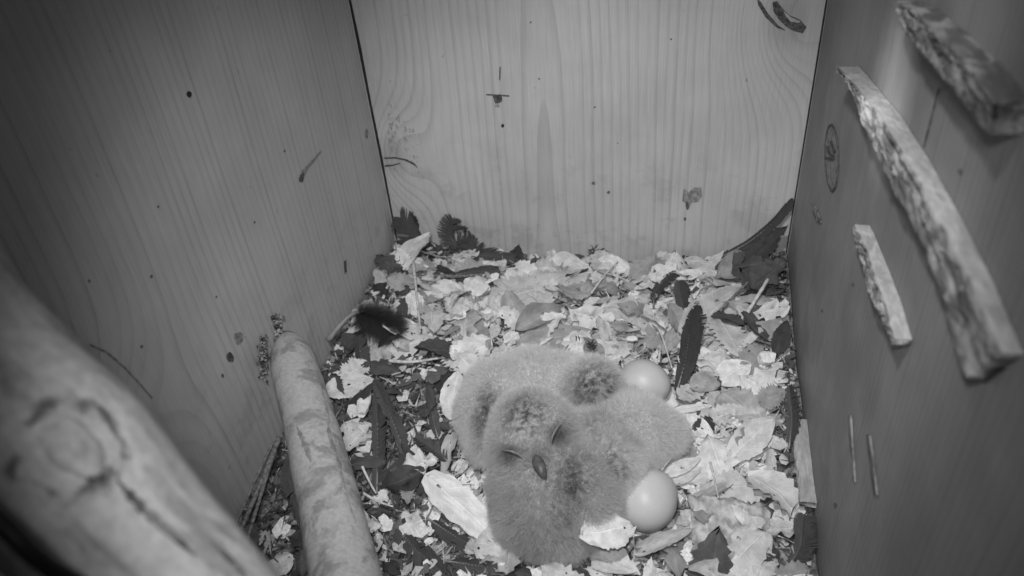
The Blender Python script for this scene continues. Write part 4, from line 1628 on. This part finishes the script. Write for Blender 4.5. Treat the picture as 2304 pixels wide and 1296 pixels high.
feather('dark rumpled feather wedged in the back left corner', [], 96, 0, seed=1, free=[on_ground(1000, 604, 0.006), PY(948, 556, YB - 0.010), PY(902, 492, YB - 0.006)])
feather('dark feather with a frayed pale-tipped end, curling up the back board', [], 74, 0, seed=2, split=0.5, free=[on_ground(1060, 608, 0.004), PY(1036, 562, YB - 0.012), PY(1012, 528, YB - 0.008), PY(1018, 494, YB - 0.006)])
feather('small dark feather with a hooked tip beside the curling frayed one', [], 60, 0, seed=3, split=0.5, free=[on_ground(1075, 604, 0.004), PY(1064, 566, YB - 0.014), PY(1042, 540, YB - 0.010)])
feather('dark pointed feather lying along the foot of the back board', [(1030, 585), (1090, 575), (1156, 580)], 66, (0.006, 0.010, 0.008), seed=4)
feather('dark feather lying flat below the corner feathers', [(990, 625), (1060, 612), (1120, 606)], 34, (0.008, 0.010, 0.010), seed=5)
feather('long dark feather bowed up the back board into the right corner', [], 26, 0, seed=6, bare=0.02, split=0.1,
        free=[PY(1600, 588, YB - 0.004), PY(1680, 548, YB - 0.005), PY(1745, 495, YB - 0.005), PY(1780, 450, YB - 0.005)])
feather('upright dark feather standing beside the upper egg', [(1515, 905), (1540, 820), (1552, 750), (1570, 690)], 58, (0.006, 0.018, 0.022, 0.024), seed=7, split=0.3)
feather('dark rounded feather tip behind the upright feather', [(1556, 760), (1540, 700), (1528, 636)], 46, (0.014, 0.016, 0.020), seed=8, split=0.05, bare=0.0)
feather('dark curled feather beside the spear-shaped leaf', [(1470, 690), (1478, 650), (1520, 612)], 30, (0.010, 0.014, 0.014), seed=9)
feather('dark feather lying along the foot of the back board near the spear-shaped leaf', [(1420, 612), (1480, 602), (1560, 580)], 36, (0.006, 0.008, 0.010), seed=10)
feather('tall dark blade-like feather nearest the perch, tip up', [(848, 1110), (850, 990), (848, 868)], 40, (0.006, 0.016, 0.020), seed=11, saw=0.1, bare=0.0)
feather('dark saw-edged feather crossing beside the tallest blade', [(922, 1050), (885, 950), (842, 858)], 36, (0.008, 0.018, 0.022), seed=12, saw=0.25, bare=0.0)
feather('slim dark feather standing midway between the blades and the brood', [(985, 985), (972, 930), (964, 868)], 26, (0.008, 0.014, 0.016), seed=13, split=0.1, bare=0.0)
feather('small serrated dark feather lying by the brood\'s left flank', [(1010, 1040), (985, 1020), (935, 985)], 44, (0.010, 0.012, 0.014), seed=14, saw=0.25)
feather('dark stub of feather sticking out from under the perch', [(775, 1050), (810, 1042), (862, 1035)], 40, (0.008, 0.012, 0.012), seed=15, split=0.05, bare=0.0)
feather('dark broad feather lying in the shade left of the perch', [(650, 1010), (660, 1090), (690, 1180)], 48, (0.012, 0.010, 0.008), seed=16)
feather('dark feather barbs hanging along the right board above the low stick', [(1775, 1010), (1782, 940), (1776, 870)], 40, (0.014, 0.018, 0.022), seed=17, saw=0.4)
feather('dark soft feather lying below the low stick at the right board', [(1770, 1280), (1800, 1230), (1808, 1160)], 62, (0.010, 0.012, 0.014), seed=18, split=0.2)
feather('dark feather beneath the long toothed leaf', [(960, 1165), (1030, 1210), (1100, 1245)], 48, (0.008, 0.008, 0.006), seed=19)
feather('dark feather lying in front of the brood under straw', [(1000, 1262), (1090, 1275), (1190, 1290)], 52, (0.008, 0.008, 0.008), seed=20)
feather('dark feather lying between the long toothed leaf and the perch', [(880, 1165), (930, 1230), (1000, 1290)], 50, (0.008, 0.008, 0.006), seed=22)
feather('dark feather lying below the crumbly bark', [(1560, 1262), (1640, 1256), (1740, 1236)], 56, (0.008, 0.010, 0.010), seed=23)
feather('dark narrow feather behind the fluffy one, quill down', [(815, 870), (812, 810), (806, 760)], 40, (0.006, 0.012, 0.016), seed=24, split=0.1)
feather('dark feather leaning on the right board above the bark', [(1700, 1150), (1745, 1120), (1780, 1090)], 44, (0.006, 0.010, 0.014), seed=25)

# the fluffy dark body feather by the left board
root = bpy.data.objects.new('fluffy_feather', None)
COL.objects.link(root)
qa = on_ground(738, 765, 0.014); qb = on_ground(806, 702, 0.030); qc = on_ground(905, 735, 0.022)
root.location = qa
inv = Matrix.Translation(-qa)
vs, fs = tube(cubic([qa, qb, qc], 16), [0.0026 - 0.0023 * i / 15 for i in range(16)], 8)
link('quill', mesh('quill', vs, fs), M_SHAFT, root).matrix_parent_inverse = inv
rr = np.random.default_rng(5)
NH = 9000
cen = np.array(on_ground(862, 726, 0.022))
ax = np.array((qc - qb).normalized())
side = np.cross(ax, [0, 0, 1.0]); side /= np.linalg.norm(side)
up_ = np.cross(side, ax)
t = rr.random(NH)
t = t * 0.85
rootp = np.array(qb)[None] * (1 - t)[:, None] + np.array(qc)[None] * t[:, None] - up_ * 0.001
an = rr.random(NH) * math.tau
dv = side * np.cos(an)[:, None] * 0.9 + up_ * np.sin(an)[:, None] * 0.85 + ax * (0.1 + 0.8 * t)[:, None] + rr.normal(0, 0.30, (NH, 3))
dv /= np.linalg.norm(dv, axis=1)[:, None]
ln = 0.0185 * rr.uniform(0.3, 1.15, NH) * (0.45 + 0.65 * np.sin(math.pi * np.clip(t * 0.9 + 0.1, 0, 1)))
pts = np.empty((NH, 4, 3))
for i in range(4):
    s_ = i / 3
    pts[:, i] = rootp + dv * (ln * s_)[:, None] + np.array([0, -0.1, -0.25]) * (ln * s_ * s_ * 0.5)[:, None] + rr.normal(0, 0.0003, (NH, 3)) * s_
pts[:, :, 0] = np.clip(pts[:, :, 0], XL + 0.001, XR - 0.001)
hc = bpy.data.hair_curves.new('barbs')
hc.add_curves([4] * NH)
hc.attributes['position'].data.foreach_set('vector', pts.reshape(-1).astype(np.float32))
ra = hc.attributes.get('radius') or hc.attributes.new('radius', 'FLOAT', 'POINT')
ra.data.foreach_set('value', np.tile(np.array([0.00006, 0.00005, 0.00004, 0.00001]), NH).astype(np.float32))
ta = hc.attributes.new('tone', 'FLOAT', 'POINT')
ta.data.foreach_set('value', np.repeat(rr.uniform(0.06, 0.15, NH), 4).astype(np.float32))
hc.materials.append(M_DOWN)
link('barbs', hc, None, root).matrix_parent_inverse = inv
tag(root, 'fluffy dark body feather with a thick quill resting against the left board', 'feather')
